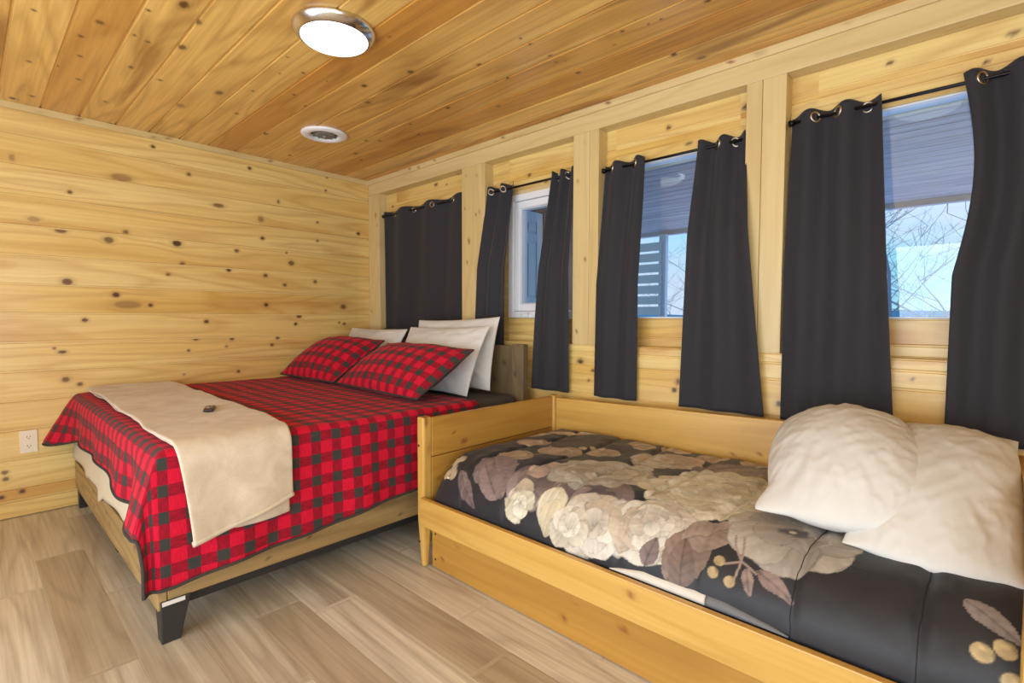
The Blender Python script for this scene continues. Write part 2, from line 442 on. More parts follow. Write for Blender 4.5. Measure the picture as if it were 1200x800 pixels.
# ------------------------------------------------------------------ windows
M['vinyl'] = plain('white_vinyl', lin(232,234,238), .35, noise=.02)
M['seal'] = plain('grey_window_gasket', lin(196,200,206), .6)
def glass():
    m = bpy.data.materials.new('window_glass'); m.use_nodes = True
    nt = m.node_tree; nt.nodes.clear()
    out = nd(nt, 'ShaderNodeOutputMaterial')
    tr = nd(nt, 'ShaderNodeBsdfTransparent', {0: (.90,.955,.97,1)})
    gl = nd(nt, 'ShaderNodeBsdfGlossy', {'Roughness': .0, 'Color': (1,1,1,1)})
    geo = nd(nt, 'ShaderNodeNewGeometry')
    ior = mapr(nt, geo.outputs['Backfacing'], 0.0, 1.0, 1.5, 1/1.5)      # thin pane: same reflectance from either face
    fr = nd(nt, 'ShaderNodeFresnel', {'IOR': ior})
    mx = nd(nt, 'ShaderNodeMixShader', {0: fr.outputs[0]})
    nt.links.new(tr.outputs[0], mx.inputs[1]); nt.links.new(gl.outputs[0], mx.inputs[2])
    nt.links.new(mx.outputs[0], out.inputs[0])
    return m
M['glass'] = glass()
def frame_mb(mb, x0, x1, z0, z1, w, y0, y1):
    mb.box((x0, y0, z0), (x0+w, y1, z1)); mb.box((x1-w, y0, z0), (x1, y1, z1))
    mb.box((x0+w, y0, z0), (x1-w, y1, z0+w)); mb.box((x0+w, y0, z1-w), (x1-w, y1, z1))
for i, (x0, x1) in enumerate(WIN):
    e = struct(empty('window_%d' % (i+1), (x0, YW, SILL)))
    if i == 1:
        mb = MB(); frame_mb(mb, x0+.002, x1-.002, SILL+.002, WTOP-.03, .045, YW-.012, .19); mb.build('window_frame', M['vinyl'], e, bevel=.004)
        mb = MB(); mb.box((x0+.002, YW+.002, WTOP-.03), (x1-.002, .19, WTOP-.002)); mb.build('head_trim', M['beam_pine'], e)
        mb = MB(); frame_mb(mb, x0+.05, x1-.05, SILL+.05, WTOP-.078, .048, YW+.004, .165); mb.build('sash', M['vinyl'], e, bevel=.004)
        mb = MB(); frame_mb(mb, x0+.098, x1-.098, SILL+.098, WTOP-.126, .008, YW+.02, .16); mb.build('gasket', M['seal'], e)
        mb = MB(); mb.box((x0+.10, .134, SILL+.10), (x1-.10, .140, WTOP-.128)); mb.build('glass_pane', M['glass'], e)
        mb = MB(); mb.box((1.80, YW-.03, SILL+.012), (1.90, YW-.012, SILL+.03)); mb.tube([(1.85, YW-.03, SILL+.022), (1.86, YW-.05, SILL+.032), (1.92, YW-.05, SILL+.034)], .006, 8)
        mb.build('crank_handle', M['vinyl'], e, bevel=.002)
    else:
        mb = MB(); frame_mb(mb, x0+.001, x1-.001, SILL+.001, WTOP-.001, .008, YW+.012, .18); mb.build('window_frame', M['vinyl'], e, bevel=.002)
        mb = MB(); mb.box((x0+.008, .13, SILL+.008), (x1-.008, .136, WTOP-.008)); mb.build('glass_pane', M['glass'], e)

# ------------------------------------------------------------------ ceiling light fixtures and vent
M['chrome'] = plain('brushed_nickel', lin(214,210,204), .22, 1.0, noise=.05)
def emis(name, col, strength):
    m, nt, b = newmat(name)
    b.inputs['Base Color'].default_value = (.9,.9,.88,1)
    b.inputs['Emission Color'].default_value = col; b.inputs['Emission Strength'].default_value = strength
    b.inputs['Roughness'].default_value = .3
    return m
LAMP = 1.2
M['dome'] = emis('lit_opal_glass', (.98, 1.0, .97, 1), LAMP)
def fixture(x, y, label, group=None):
    t = empty('ceiling_light', (x, y, H), 0, label, 'ceiling light', group)
    mb = MB(); mb.lathe([(.0,H),(.172,H),(.175,H-.004),(.174,H-.012),(.167,H-.022),(.157,H-.032),(.148,H-.039),(.144,H-.041),(.140,H-.038),(.0,H-.03)], (x,y,0), 64)
    mb.build('trim_ring', M['chrome'], t, True)
    prof = [(.142*math.cos(a), H-.037-.030*math.sin(a)) for a in np.linspace(0, PI/2, 14)]
    mb = MB(); mb.lathe(prof, (x,y,0), 64); mb.build('glass_dome', M['dome'], t, True)
fixture(2.085, -1.435, 'round flush ceiling light with brushed nickel ring and lit white glass')
fixture(3.92, -1.02, 'second flush dome lamp on the ceiling above the daybed')

M['white_plastic'] = plain('white_plastic', lin(236,236,236), .4, noise=.02)
M['vent_grey'] = plain('grey_vent_plastic', lin(120,118,112), .5, noise=.1)
M['vent_dark'] = plain('dark_vent_recess', lin(50,48,46), .7)
vx, vy = .86, -.86
t = empty('ceiling_vent', (vx, vy, H), 0, 'small round white ceiling vent with grey grille near the far corner', 'ceiling vent')
mb = MB(); mb.lathe([(.086,H),(.15,H),(.152,H-.006),(.146,H-.014),(.12,H-.02),(.098,H-.018),(.088,H-.010),(.086,H-.0)], (vx,vy,0), 48); mb.build('outer_ring', M['white_plastic'], t, True)
mb = MB(); mb.lathe([(0,H-.002),(.088,H-.002),(.088,H-.001),(0,H-.001)], (vx,vy,0), 40); mb.build('recess', M['vent_dark'], t)
mb = MB(); mb.lathe([(0,H-.020),(.03,H-.020),(.062,H-.016),(.066,H-.011),(.0,H-.009)], (vx+.006,vy,0), 36)
for k in range(12):
    a = 2*PI*k/12; mb.tube([(vx+.03*math.cos(a), vy+.03*math.sin(a), H-.012), (vx+.087*math.cos(a), vy+.087*math.sin(a), H-.008)], .003, 6)
mb.build('grille', M['vent_grey'], t)
mb = MB(); mb.lathe([(0,H-.030),(.013,H-.029),(.017,H-.02),(.016,H-.016)], (vx+.006,vy,0), 20); mb.build('centre_knob', M['vent_grey'], t, True)

# ------------------------------------------------------------------ outlet on the left wall
M['plate'] = plain('almond_outlet_plate', lin(232,222,198), .4, noise=.02)
M['slot'] = plain('dark_outlet_slot', lin(46,36,28), .7)
oy, oz = -2.334, .448
t = empty('electrical_outlet', (0, oy, oz), 0, 'almond double electrical outlet low on the pine wall beside the bed foot', 'outlet')
mb = MB(); mb.box((0, oy-.04, oz-.068), (.007, oy+.04, oz+.068)); mb.build('face_plate', M['plate'], t, bevel=.003)
for s in (-1, 1):
    zc = oz+s*.027
    mb = MB()
    ring = [(math.cos(a)*.019, max(-.016, min(.016, math.sin(a)*.0195))) for a in np.linspace(0, 2*PI, 25)[:-1]]
    mb.add([(.007, oy+a, zc+b) for a, b in ring]+[(.0095, oy+a, zc+b) for a, b in ring], [tuple(range(24, 48))]+[(k, (k+1)%24, 24+(k+1)%24, 24+k) for k in range(24)])
    r = mb.build('receptacle', M['plate'], t)
    mb = MB()
    mb.box((.0094, oy-.0085, zc-.002), (.0101, oy-.0060, zc+.008)); mb.box((.0094, oy+.0060, zc-.002), (.0101, oy+.0085, zc+.007)); mb.box((.0094, oy-.002, zc-.011), (.0101, oy+.002, zc-.006))
    mb.build('slots', M['slot'], r)
mb = MB(); mb.lathe([(0,.0085),(.003,.0082),(.0035,.007)], (0,oy,oz), 12, Matrix.Rotation(PI/2, 3, 'Y')); mb.build('screw', M['plate'], t)

# ------------------------------------------------------------------ king bed
M['black_wood'] = plain('charcoal_painted_wood', lin(44,42,42), .5, noise=.25, nscale=25)
M['tag_white'] = plain('white_paper_tag', lin(226,222,212), .7)
bed = empty('king_bed', (1.04, -1.1, 0), 0, 'low king size bed frame of weathered brown wood on black legs', 'bed')
def tpart(name, lo, hi, axis, mat, parent, knots=4, seed=0, bevel=.003, rnd=None, xf=None, res=.02):
    mb = MB(); timber(mb, lo, hi, axis, knots, seed, res, rnd, xf); return mb.build(name, mat, parent, bevel=bevel)
tpart('side_rail', (2.0, -2.098, .155), (2.032, -.14, .30), 1, M['acacia'], bed, 9, 80)
tpart('side_rail', (.03, -2.098, .155), (.06, -.14, .30), 1, M['acacia'], bed, 3, 81)
tpart('foot_rail', (.03, -2.13, .125), (2.032, -2.10, .295), 0, M['acacia'], bed, 9, 82)
def leg(x0, x1, y0, y1, sx, sy):
    mb = MB()
    top = [(x0,y0),(x1,y0),(x1,y1),(x0,y1)]
    cx, cy = (x1 if sx > 0 else x0), (y0 if sy < 0 else y1)
    bot = [(cx+(x-cx)*.62, cy+(y-cy)*.62) for x, y in top]
    mb.add([(x,y,0) for x,y in bot]+[(x,y,.158) for x,y in top], [(3,2,1,0),(4,5,6,7),(0,1,5,4),(1,2,6,5),(2,3,7,6),(3,0,4,7)])
    return mb.build('leg', M['black_wood'], bed, bevel=.003)
lg = leg(1.95, 2.040, -2.122, -2.025, 1, -1)
mb = MB(); mb.box((2.0335, -2.118, .142), (2.0425, -2.045, .157)); o = mb.build('label_tag', M['tag_white'], lg); o['label'] = 'white paper tag on the leg top'
mb = MB()
rr = random.Random(3)
for k in range(9): 
    y = -2.068+.006*rr.random()-.02*(k/9); z = .125-.012*k; mb.box((2.0385, y, z), (2.0408, y+.004+.003*rr.random(), z+.004+.006*rr.random()))
leg(.035, .12, -2.122, -2.025, -1, -1); leg(1.95, 2.036, -.22, -.14, 1, 1); leg(.035, .12, -.22, -.14, -1, 1)
mb = MB(); mb.box((1.90, -2.09, .09), (1.96, -.2, .158)); mb.box((.1, -2.09, .09), (.16, -.2, .158)); mb.box((1.0, -2.09, .02), (1.06, -.2, .158))
mb.build('under_bars', M['black_wood'], bed)  # black bars set low inside both side rails and mid-bed
mb = MB()
for k in range(14): mb.box((.062, -2.05+.14*k, .235), (1.998, -1.97+.14*k, .255))
mb.build('slats', M['acacia'], bed)
hb = MB()
for k in range(7):
    timber(hb, (.10+.262*k, -.118, .16), (.10+.262*(k+1)-.003, -.088, 1.015), 2, 2, 90+k, .03)
hbo = hb.build('headboard', M['head_wood'], bed, bevel=.002)
tpart('stile', (1.935, -.132, 0.0), (2.035, -.086, 1.028), 2, M['head_wood'], hbo, 3, 101)
tpart('stile', (.022, -.132, 0.0), (.099, -.086, 1.028), 2, M['head_wood'], hbo, 3, 102)

# mattress, fitted sheet, foundation sheet at the foot
def rbox(mb, lo, hi, r, n=5):
    """rounded box by bmesh bevel"""
    bm = bmesh.new(); bmesh.ops.create_cube(bm, size=1)
    for v in bm.verts: v.co = Vector(((lo[k]+hi[k])/2+v.co[k]*(hi[k]-lo[k]) for k in range(3)))
    bmesh.ops.bevel(bm, geom=list(bm.edges), offset=r, segments=n, profile=.5, affect='EDGES')
    bm.verts.index_update()
    mb.add([v.co[:] for v in bm.verts], [[v.index for v in f.verts] for f in bm.faces]); bm.free()
M['sheet_grey'] = plain('charcoal_sheet', lin(84,82,82), .85, noise=.12, nscale=60, spec=.2, bumpamt=.1)
M['cream'] = plain('cream_cotton', lin(216,204,178), .85, noise=.06, nscale=25, spec=.2, bumpamt=.1)
mat = empty('mattress', (1.03, -1.1, .256), 0, 'thick king mattress in a charcoal fitted sheet under the plaid bedspread', 'mattress')
mb = MB(); rbox(mb, (.064, -2.085, .257), (1.995, -.142, .685), .05); mb.build('mattress_core', M['cream'], mat, True)
mb = MB(); rbox(mb, (.05, -2.092, .40), (2.012, -.138, .702), .06); mb.build('fitted_sheet', M['sheet_grey'], mat, True)['label'] = 'charcoal fitted sheet'

# plaid bedspread -----------------------------------------------------------
SX, TY = 2.025, 2.085      # where the cloth turns over the side and the foot
TOPZ = .722; RR = .05
def drape(s, t, off=0.0, ripple=1.0, foot_flare=1.0):
    """cloth coordinates: s metres from the left wall, t metres from the window wall"""
    s = np.asarray(s, float); t = np.asarray(t, float)
    ds = np.maximum(0, s-SX); dt = np.maximum(0, t-TY)
    R = RR+off
    def turn(d):
        ang = np.minimum(d/R, PI/2)
        return R*np.sin(ang), np.where(d < R*PI/2, R*(1-np.cos(ang)), R+(d-R*PI/2))
    o1, d1 = turn(ds); o2, d2 = turn(dt)
    drop = (d1**5+d2**5+1e-12)**.2
    hang = np.clip((drop-.04)/.4, 0, 1)
    h1 = np.clip((d1-.03)/.35, 0, 1); h2 = np.clip((d2-.03)/.25, 0, 1)
    side = .010*np.sin(t*2*PI/.62+.8)+.006*np.sin(t*2*PI/.27+2.1)
    u = SX-np.minimum(s, SX)
    foot = .012*np.sin(u*2*PI/.47+.9)*np.clip(u/.2, 0, 1)+.11*np.exp(-(s/.20)**2)+.022+.05*np.exp(-(u/.22)**2)-.02*np.exp(-((u-.33)/.07)**2)
    o1 = o1+h1*(side*ripple+.012)
    o2 = o2+h2*foot*foot_flare*(1-.35*h1)
    puff = fbm(np.stack([s*3.2, t*3.2, 0*s], -1).reshape(-1, 3), 3, 5).reshape(s.shape)
    x = np.minimum(s, SX)+o1
    y = -(np.minimum(t, TY)+o2)
    x = np.maximum(x, .012+off)
    z = TOPZ+off+.010*puff*np.clip(1-drop/.1, 0, 1)-drop
    return np.stack([x, y, z], -1)

def grid_mesh(P, UV=None):
    n, m = P.shape[:2]
    idx = np.arange(n*m).reshape(n, m)
    q = np.stack([idx[:-1,:-1], idx[:-1,1:], idx[1:,1:], idx[1:,:-1]], -1).reshape(-1, 4)
    me = bpy.data.meshes.new('cloth')
    me.from_pydata(P.reshape(-1, 3).tolist(), [], q.tolist())
    if UV is not None:
        uvl = me.uv_layers.new(name='UVMap')
        uv = UV.reshape(-1, 2)[q.ravel()]
        uvl.data.foreach_set('uv', uv.astype(np.float32).ravel())
    me.update()
    return me
def plaid_mat():
    m, nt, b = newmat('buffalo_plaid')
    uv = nd(nt, 'ShaderNodeUVMap')
    sep = nd(nt, 'ShaderNodeSeparateXYZ', {0: uv.outputs[0]})
    wob = nd(nt, 'ShaderNodeTexNoise', {'Vector': uv.outputs[0], 'Scale': 60.0, 'Detail': 2.0}).outputs[0]
    def stripe(c, ph):
        c = math_(nt, 'ADD', math_(nt, 'ADD', c, ph), math_(nt, 'MULTIPLY', wob, .004))
        f = math_(nt, 'FRACT', math_(nt, 'DIVIDE', c, .096))
        return math_(nt, 'LESS_THAN', f, .45)
    a = stripe(sep.outputs[0], .031); c = stripe(sep.outputs[1], .012)
    # slubby yarn
    v1 = nd(nt, 'ShaderNodeMapping', {'Vector': uv.outputs[0], 'Scale': (30, 420, 1)}); v2 = nd(nt, 'ShaderNodeMapping', {'Vector': uv.outputs[0], 'Scale': (420, 30, 1)})
    y1 = nd(nt, 'ShaderNodeTexNoise', {'Vector': v1.outputs[0], 'Scale': 1.0, 'Detail': 3.0}).outputs[0]
    y2 = nd(nt, 'ShaderNodeTexNoise', {'Vector': v2.outputs[0], 'Scale': 1.0, 'Detail': 3.0}).outputs[0]
    red = mixc(nt, mapr(nt, y1, .35, .7, 0, 1), lin(214,26,58), lin(190,18,48))
    half1 = mixc(nt, mapr(nt, y1, .42, .62, 0, 1), lin(168,18,44), lin(112,26,38))
    half2 = mixc(nt, mapr(nt, y2, .42, .62, 0, 1), lin(168,18,44), lin(112,26,38))
    half = mixc(nt, a, half1, half2)
    dark = mixc(nt, y1, lin(52,52,50), lin(70,70,66))
    both = math_(nt, 'MULTIPLY', a, c)
    one = math_(nt, 'SUBTRACT', math_(nt, 'ADD', a, c), math_(nt, 'MULTIPLY', both, 2.0))
    col = mixc(nt, one, red, half); col = mixc(nt, both, col, dark)
    nt.links.new(col, b.inputs['Base Color'])
    b.inputs['Roughness'].default_value = .9; b.inputs['Specular IOR Level'].default_value = .15
    b.inputs['Sheen Weight'].default_value = .05
    h = math_(nt, 'ADD', y1, y2)
    bump(nt, b, h, .25, .002)
    return m
M['plaid'] = plaid_mat()
M['binding'] = plain('charcoal_binding', lin(66,62,58), .85, noise=.2, spec=.2)
M['lining'] = plain('black_lining', lin(30,28,28), .9, spec=.1)

spread = empty('plaid_bedspread', (1.03, -1.3, .7), 0, 'red and black buffalo plaid bedspread hanging over the foot of the king bed', 'bedspread')
ns, nt_ = 170, 150
sg = np.linspace(0, 1, ns); tg = np.linspace(0, 1, nt_)
S0, T0 = .018, .56
def side_len(t): return .435+.085*np.clip((t-1.0)/1.0, -.3, 1.15)+.006*np.sin(t*9)
def foot_len(s): return .265+.06*np.clip((s-1.2)/.8, 0, 1)+.06*np.exp(-(s/.30)**2)+.006*np.sin(s*11)+.02*np.exp(-((s-1.6)/.12)**2)
SS = np.zeros((nt_, ns)); TT = np.zeros((nt_, ns))
for i, v in enumerate(tg):
    for j, u in enumerate(sg):
        tt = T0+(TY-T0)*min(1, v/.86); ss = S0+(SX-S0)*min(1, u/.82)
        s = S0+(SX+side_len(tt)-S0)*u if False else (ss if u <= .82 else SX+side_len(tt)*(u-.82)/.18)
        t = tt if v <= .86 else TY+foot_len(ss)*(v-.86)/.14
        SS[i, j] = s; TT[i, j] = t
P = drape(SS, TT)
me = grid_mesh(P, np.stack([SS, TT], -1))
o = link('spread_cloth', me, [M['plaid'], M['lining']], spread, True)
md = o.modifiers.new('solid', 'SOLIDIFY'); md.thickness = .006; md.offset = -1; md.material_offset = 1; md.material_offset_rim = 0
# find the outward side: top normals must face up
nz = me.polygons[len(me.polygons)//3].normal.z
if nz < 0: me.flip_normals()
mb = MB()
edge = [tuple(P[i, -1]) for i in range(nt_)]+[tuple(P[-1, j]) for j in range(ns-2, -1, -1)]
mb.tube(edge, .0065, 6)
mb.build('hem_binding', M['binding'], spread, True)['label'] = 'charcoal hem binding'
# cream sheet hanging at the foot
sht = MB()
nx, nz_ = 90, 14
V = []; F = []
for j in range(nz_+1):
    for i in range(nx+1):
        x = .05+1.95*i/nx
        zt = .56; zb = .318+.010*math.sin(x*5)-.040*math.exp(-((x-.95)/.07)**2)-.02*math.exp(-((x-.55)/.05)**2)
        f = j/nz_; z = zt+(zb-zt)*f
        y = -2.113-.022*f-.004*f*math.sin(x*13)-.010*f*math.exp(-((x-.95)/.06)**2)
        V.append((x, y, z))
for j in range(nz_):
    for i in range(nx):
        a = j*(nx+1)+i; F.append((a, a+1, a+nx+2, a+nx+1))
sht.add(V, F)
o = sht.build('bed_sheet', M['cream'], None, True, solid=(.004, 0))
tag(o, 'cream cotton sheet hanging over the foot rail beneath the plaid bedspread', 'sheet')

# fleece throw ----------------------------------------------------------------
def fleece_mat():
    m, nt, b = newmat('beige_fleece')
    tc = nd(nt, 'ShaderNodeTexCoord')
    n1 = nd(nt, 'ShaderNodeTexNoise', {'Vector': tc.outputs['Object'], 'Scale': 9.0, 'Detail': 4.0, 'Distortion': .8}).outputs[0]
    n2 = nd(nt, 'ShaderNodeTexNoise', {'Vector': tc.outputs['Object'], 'Scale': 260.0, 'Detail': 2.0}).outputs[0]
    nt.links.new(mixc(nt, mapr(nt, n1, .35, .65, 0, 1), lin(198,182,158), lin(214,200,178)), b.inputs['Base Color'])
    b.inputs['Roughness'].default_value = 1; b.inputs['Sheen Weight'].default_value = .25; b.inputs['Sheen Roughness'].default_value = .4; b.inputs['Specular IOR Level'].default_value = .1
    bump(nt, b, n2, .35, .003)
    return m
M['fleece'] = fleece_mat()
throw = empty('fleece_throw', (1.1, -1.83, .74), 0, 'folded beige fleece throw laid across the foot of the plaid bed', 'blanket')
def throw_layer(name, s1f, tl0, tr0, off, th, seed):
    n, m = 110, 36
    SSx = np.zeros((n, m)); TTx = np.zeros((n, m))
    for i in range(n):
        for j in range(m):
            v = j/(m-1)
            send = s1f(v)
            s = .06+(send-.06)*i/(n-1)
            k = np.clip((s-.06)/(SX-.06), 0, 1); h = np.clip((s-SX)/.4, 0, 1)
            tl = (2.06+.03*k-.055*h)+tl0+.006*math.sin(s*8)
            tr = (1.60+.055*k+.0*h)+tr0+.008*math.sin(s*6+1)
            TTx[i, j] = tl+(tr-tl)*v; SSx[i, j] = s
    P = drape(SSx, TTx, off, .6, 0)
    w = fbm(np.stack([SSx*5, TTx*3, 0*SSx+seed], -1).reshape(-1, 3), 3, seed).reshape(SSx.shape)
    d = np.clip((SSx-SX)/.3, 0, 1)
    P[..., 2] += .010*w*(1-d)
    P[..., 0] += (.010*w+.012*np.sin(TTx*22+.5)*d)*d
    return P
def slab(P, name, mat, parent, th):
    me = grid_mesh(P)
    o = link(name, me, mat, parent, True)
    if me.polygons[len(me.polygons)//3].normal.z < 0: me.flip_normals()
    m1 = o.modifiers.new('solid', 'SOLIDIFY'); m1.thickness = th; m1.offset = 1
    m2 = o.modifiers.new('sub', 'SUBSURF'); m2.levels = 1; m2.render_levels = 1
    return o
P0 = throw_layer('under', lambda v: SX+.395-.01*v, -.012, .012, .012, .01, 3)
slab(P0, 'under_layer', M['fleece'], throw, .010)
P1 = throw_layer('over', lambda v: SX+.415-.085*v**1.2, 0, 0, .026, .012, 9)
slab(P1, 'upper_layer', M['fleece'], throw, .012)
mb = MB(); mb.tube([Vector(P1[-1, j])+Vector((.007, 0, 0)) for j in range(36)], .011, 8); mb.build('rolled_hem', M['fleece'], throw, True)

# remote control
M['remote'] = plain('dark_red_brown_plastic', lin(52,24,22), .3, noise=.1)
M['remote_btn'] = plain('grey_buttons', lin(150,140,136), .5)
rz = .800
def near_z(x, y):
    d = (P1[..., 0]-x)**2+(P1[..., 1]-y)**2
    k = np.unravel_index(np.argmin(d), d.shape); return P1[k][2]+.0125
rx, ry = 1.50, -1.79
zt = near_z(rx, ry)
t = empty('remote_control', (rx, ry, zt), math.radians(-22), 'small dark remote control lying on the beige fleece throw', 'remote')
mb = MB(); rbox(mb, (-.058, -.021, 0), (.058, .021, .014), .005, 3); mb.build('case', M['remote'], t, True)
mb = MB(); mb.lathe([(0,.0165),(.010,.016),(.012,.013)], (.02,0,0), 18); mb.build('ring_button', M['remote_btn'], t)
mb = MB()
for k in range(3):
    for s in (-1, 1): mb.box((-.045+.016*k, s*.008-.004, .0135), (-.037+.016*k, s*.008+.004, .0155))
mb.build('button_pad', M['remote_btn'], t)

# ------------------------------------------------------------------ pillows
def pillow_mesh(a, b, T, N=44, pinch=.07, exp=.5, wr=.008, seed=0, sag=0.0, ear=0.0, rnd=0.0, flap=0.0):
    u = np.linspace(-1, 1, N)
    # denser near the seams
    u = np.sign(u)*(1-(1-np.abs(u))**1.35)
    U, V = np.meshgrid(u, u)
    X = a*U*(1-pinch*(1-V**2)); Y = b*V*(1-pinch*(1-U**2))
    X = X*np.sqrt(1-rnd*V**2/2); Y = Y*np.sqrt(1-rnd*U**2/2)
    # corner ears
    cr = np.clip(np.abs(U)*np.abs(V)-.8, 0, 1)/.2
    X += np.sign(U)*ear*cr; Y += np.sign(V)*ear*cr
    fl_ = (sstep(.72, 1.0, -U)*sstep(.55, 1.0, -V))
    X -= flap*fl_; Y -= flap*.15*fl_
    h = T*((1-U**2)*(1-V**2))**exp*(.55+.45*((1-U**2)*(1-V**2))**.25)
    def wr_(sd):
        r = np.hypot(U, V)
        f1 = fbm(np.stack([U*2.1+sd, V*2.1, 0*U], -1).reshape(-1, 3), 3, seed+sd).reshape(U.shape)
        ang = np.arctan2(V, U)
        f2 = fbm(np.stack([np.cos(ang)*6+sd, np.sin(ang)*6, r*1.2], -1).reshape(-1, 3), 2, seed+sd+7).reshape(U.shape)
        f3 = 1-np.abs(fbm(np.stack([U*2.6+V*1.2+.5*f1, V*7.0-U*3+.5*f1, 0*U+sd], -1).reshape(-1, 3), 3, seed+sd+21)).reshape(U.shape)*2.6
        m = np.clip(h/(T*.35), 0, 1)
        return m*(wr*1.2*f1+wr*1.5*f2*np.clip(r, 0, 1)**1.5+wr*.9*np.clip(f3, 0, 1)**3)
    top = np.stack([X, Y, h+wr_(1)], -1); bot = np.stack([X, Y, -h-wr_(2)*.6], -1)
    if sag:
        for q in (top, bot): q[..., 2] -= sag*(q[..., 1]/b)**2
    n = N
    P = top.reshape(-1, 3).tolist(); it = np.arange(n*n).reshape(n, n)
    ib = it.copy()
    inner = np.zeros((n, n), bool); inner[1:-1, 1:-1] = True
    k = n*n
    for i in range(n):
        for j in range(n):
            if inner[i, j]: ib[i, j] = k; P.append(bot[i, j].tolist()); k += 1
    F = []; uv = {}
    UVs = [(X[i, j], Y[i, j]) for i in range(n) for j in range(n)]+[(X[i, j], Y[i, j]) for i in range(n) for j in range(n) if inner[i, j]]
    for i in range(n-1):
        for j in range(n-1):
            F.append((it[i,j], it[i,j+1], it[i+1,j+1], it[i+1,j]))
            F.append((ib[i,j], ib[i+1,j], ib[i+1,j+1], ib[i,j+1]))
    me = bpy.data.meshes.new('pillow')
    me.from_pydata(P, [], [tuple(map(int, f)) for f in F])
    l = me.uv_layers.new(name='UVMap')
    vi = np.array([x for f in F for x in f])
    l.data.foreach_set('uv', np.array(UVs)[vi].astype(np.float32).ravel())
    me.update()
    # seam outline for piping
    rim = [it[0, j] for j in range(n)]+[it[i, n-1] for i in range(1, n)]+[it[n-1, j] for j in range(n-2, -1, -1)]+[it[i, 0] for i in range(n-2, 0, -1)]
    return me, [P[i] for i in rim]
def pose(o, centre, width_dir, up_dir):
    w = Vector(width_dir).normalized(); u = Vector(up_dir); u = (u-w*u.dot(w)).normalized(); n = w.cross(u)
    mtx = Matrix((w, u, n)).transposed().to_4x4(); mtx.translation = Vector(centre)
    o.matrix_world = mtx
M['white_cotton'] = plain('white_pillowcase', lin(213,212,207), .85, noise=.03, nscale=14, spec=.2, bumpamt=.03)
def pillow(name, label, cat, group, mat, a, b, T, centre, wd, ud, sub=1, piping=None, **kw):
    me, rim = pillow_mesh(a, b, T, **kw)
    if piping:
        t = bpy.data.objects.new(name, None); COL.objects.link(t)
        pose(t, centre, wd, ud)
        c = bpy.data.objects.new('cover', me); COL.objects.link(c); me.materials.append(mat); c.parent = t
        mb = MB(); mb.tube(rim+[rim[0]], .006, 6)
        p = bpy.data.objects.new('edge_piping', mb.mesh('edge_piping')); p.data.materials.append(piping); COL.objects.link(p); p.parent = t
        o = c; root = t
    else:
        o = bpy.data.objects.new(name, me); COL.objects.link(o); me.materials.append(mat); pose(o, centre, wd, ud); root = o
    me.polygons.foreach_set('use_smooth', [True]*len(me.polygons))
    if sub:
        m = o.modifiers.new('sub', 'SUBSURF'); m.levels = sub; m.render_levels = sub
    tag(root, label, cat, group)
    return root
# white ones against the headboard
pillow('bed_pillow', 'white pillow standing upright against the headboard, rearmost by its right end', 'pillow', 'white pillows on the king bed', M['white_cotton'], .45, .245, .072, (1.44, -.232, .955), (1, -.02, .03), (0, .22, 1), seed=4, wr=.007, pinch=.05)
pillow('bed_pillow', 'white pillow leaning in front of another white pillow, behind the right plaid sham', 'pillow', 'white pillows on the king bed', M['white_cotton'], .45, .238, .075, (1.445, -.375, .922), (1, -.04, .02), (0, .46, 1), seed=9, wr=.007, pinch=.05)
pillow('bed_pillow', 'white pillow behind the left plaid sham, only its top showing', 'pillow', 'white pillows on the king bed', M['white_cotton'], .42, .24, .08, (.48, -.33, .90), (1, 0, 0), (0, .55, 1), seed=14, wr=.007, pinch=.05)
# plaid shams
pillow('plaid_sham', 'red and black plaid pillow sham leaning nearest the daybed', 'pillow', 'plaid shams on the king bed', M['plaid'], .51, .25, .115, (1.43, -.655, .875), (1, -.05, .0), (0, 1, .62), seed=20, wr=.005, pinch=.04, rnd=.12, piping=M['binding'])
pillow('plaid_sham', 'red and black plaid pillow sham tucked beside the left pine wall', 'pillow', 'plaid shams on the king bed', M['plaid'], .42, .26, .115, (.47, -.635, .885), (1, .03, 0), (0, 1, .66), seed=26, wr=.005, pinch=.04, rnd=.12, piping=M['binding'])

# ------------------------------------------------------------------ daybed
db = empty('daybed', (3.28, -.63, 0), 0, 'honey pine daybed with low board back and square post legs', 'daybed')
def post(x, y, seed):
    def xf(p):
        z = p[2]; k = 1.0 if z > .24 else .55+.45*(z/.24)
        return (x+(p[0]-x)*k, y+(p[1]-y)*k, z)
    mb = MB(); timber(mb, (x-.026, y-.026, 0), (x+.026, y+.026, .728), 2, 2, seed, .03, xf=xf)
    return mb.build('post', M['daybed_pine'], db, bevel=.012)
p1 = post(2.258, -1.094, 110); post(2.274, -.118, 111); post(4.31, -1.094, 112); post(4.315, -.118, 113)
for z in (.125, .59):
    mb = MB(); mb.lathe([(0,.0),(.006,.0),(.006,-.002),(0,-.002)], (2.248, -1.1215, z), 12, Matrix.Rotation(PI/2, 3, 'X'))
    mb.build('bolt_hole', M['slot'], p1)
tpart('end_board', (2.262, -1.069, .535), (2.284, -.144, .722), 1, M['panel_pine'], db, 2, 114)
tpart('end_board', (2.262, -1.069, .16), (2.284, -.144, .531), 1, M['panel_pine'], db, 3, 115)
tpart('end_board', (4.303, -1.069, .20), (4.325, -.144, .735), 1, M['daybed_pine'], db, 3, 116)
slope = lambda p: (p[0], p[1], p[2]+(p[0]-2.3)*.027 if p[2] > .6 else p[2])
tpart('back_rail', (2.300, -.128, .30), (4.29, -.102, .712), 0, M['daybed_pine'], db, 9, 117, xf=slope)
tpart('front_rail', (2.285, -1.146, .222), (4.335, -1.121, .352), 0, M['daybed_pine'], db, 3, 118)
mb = MB()
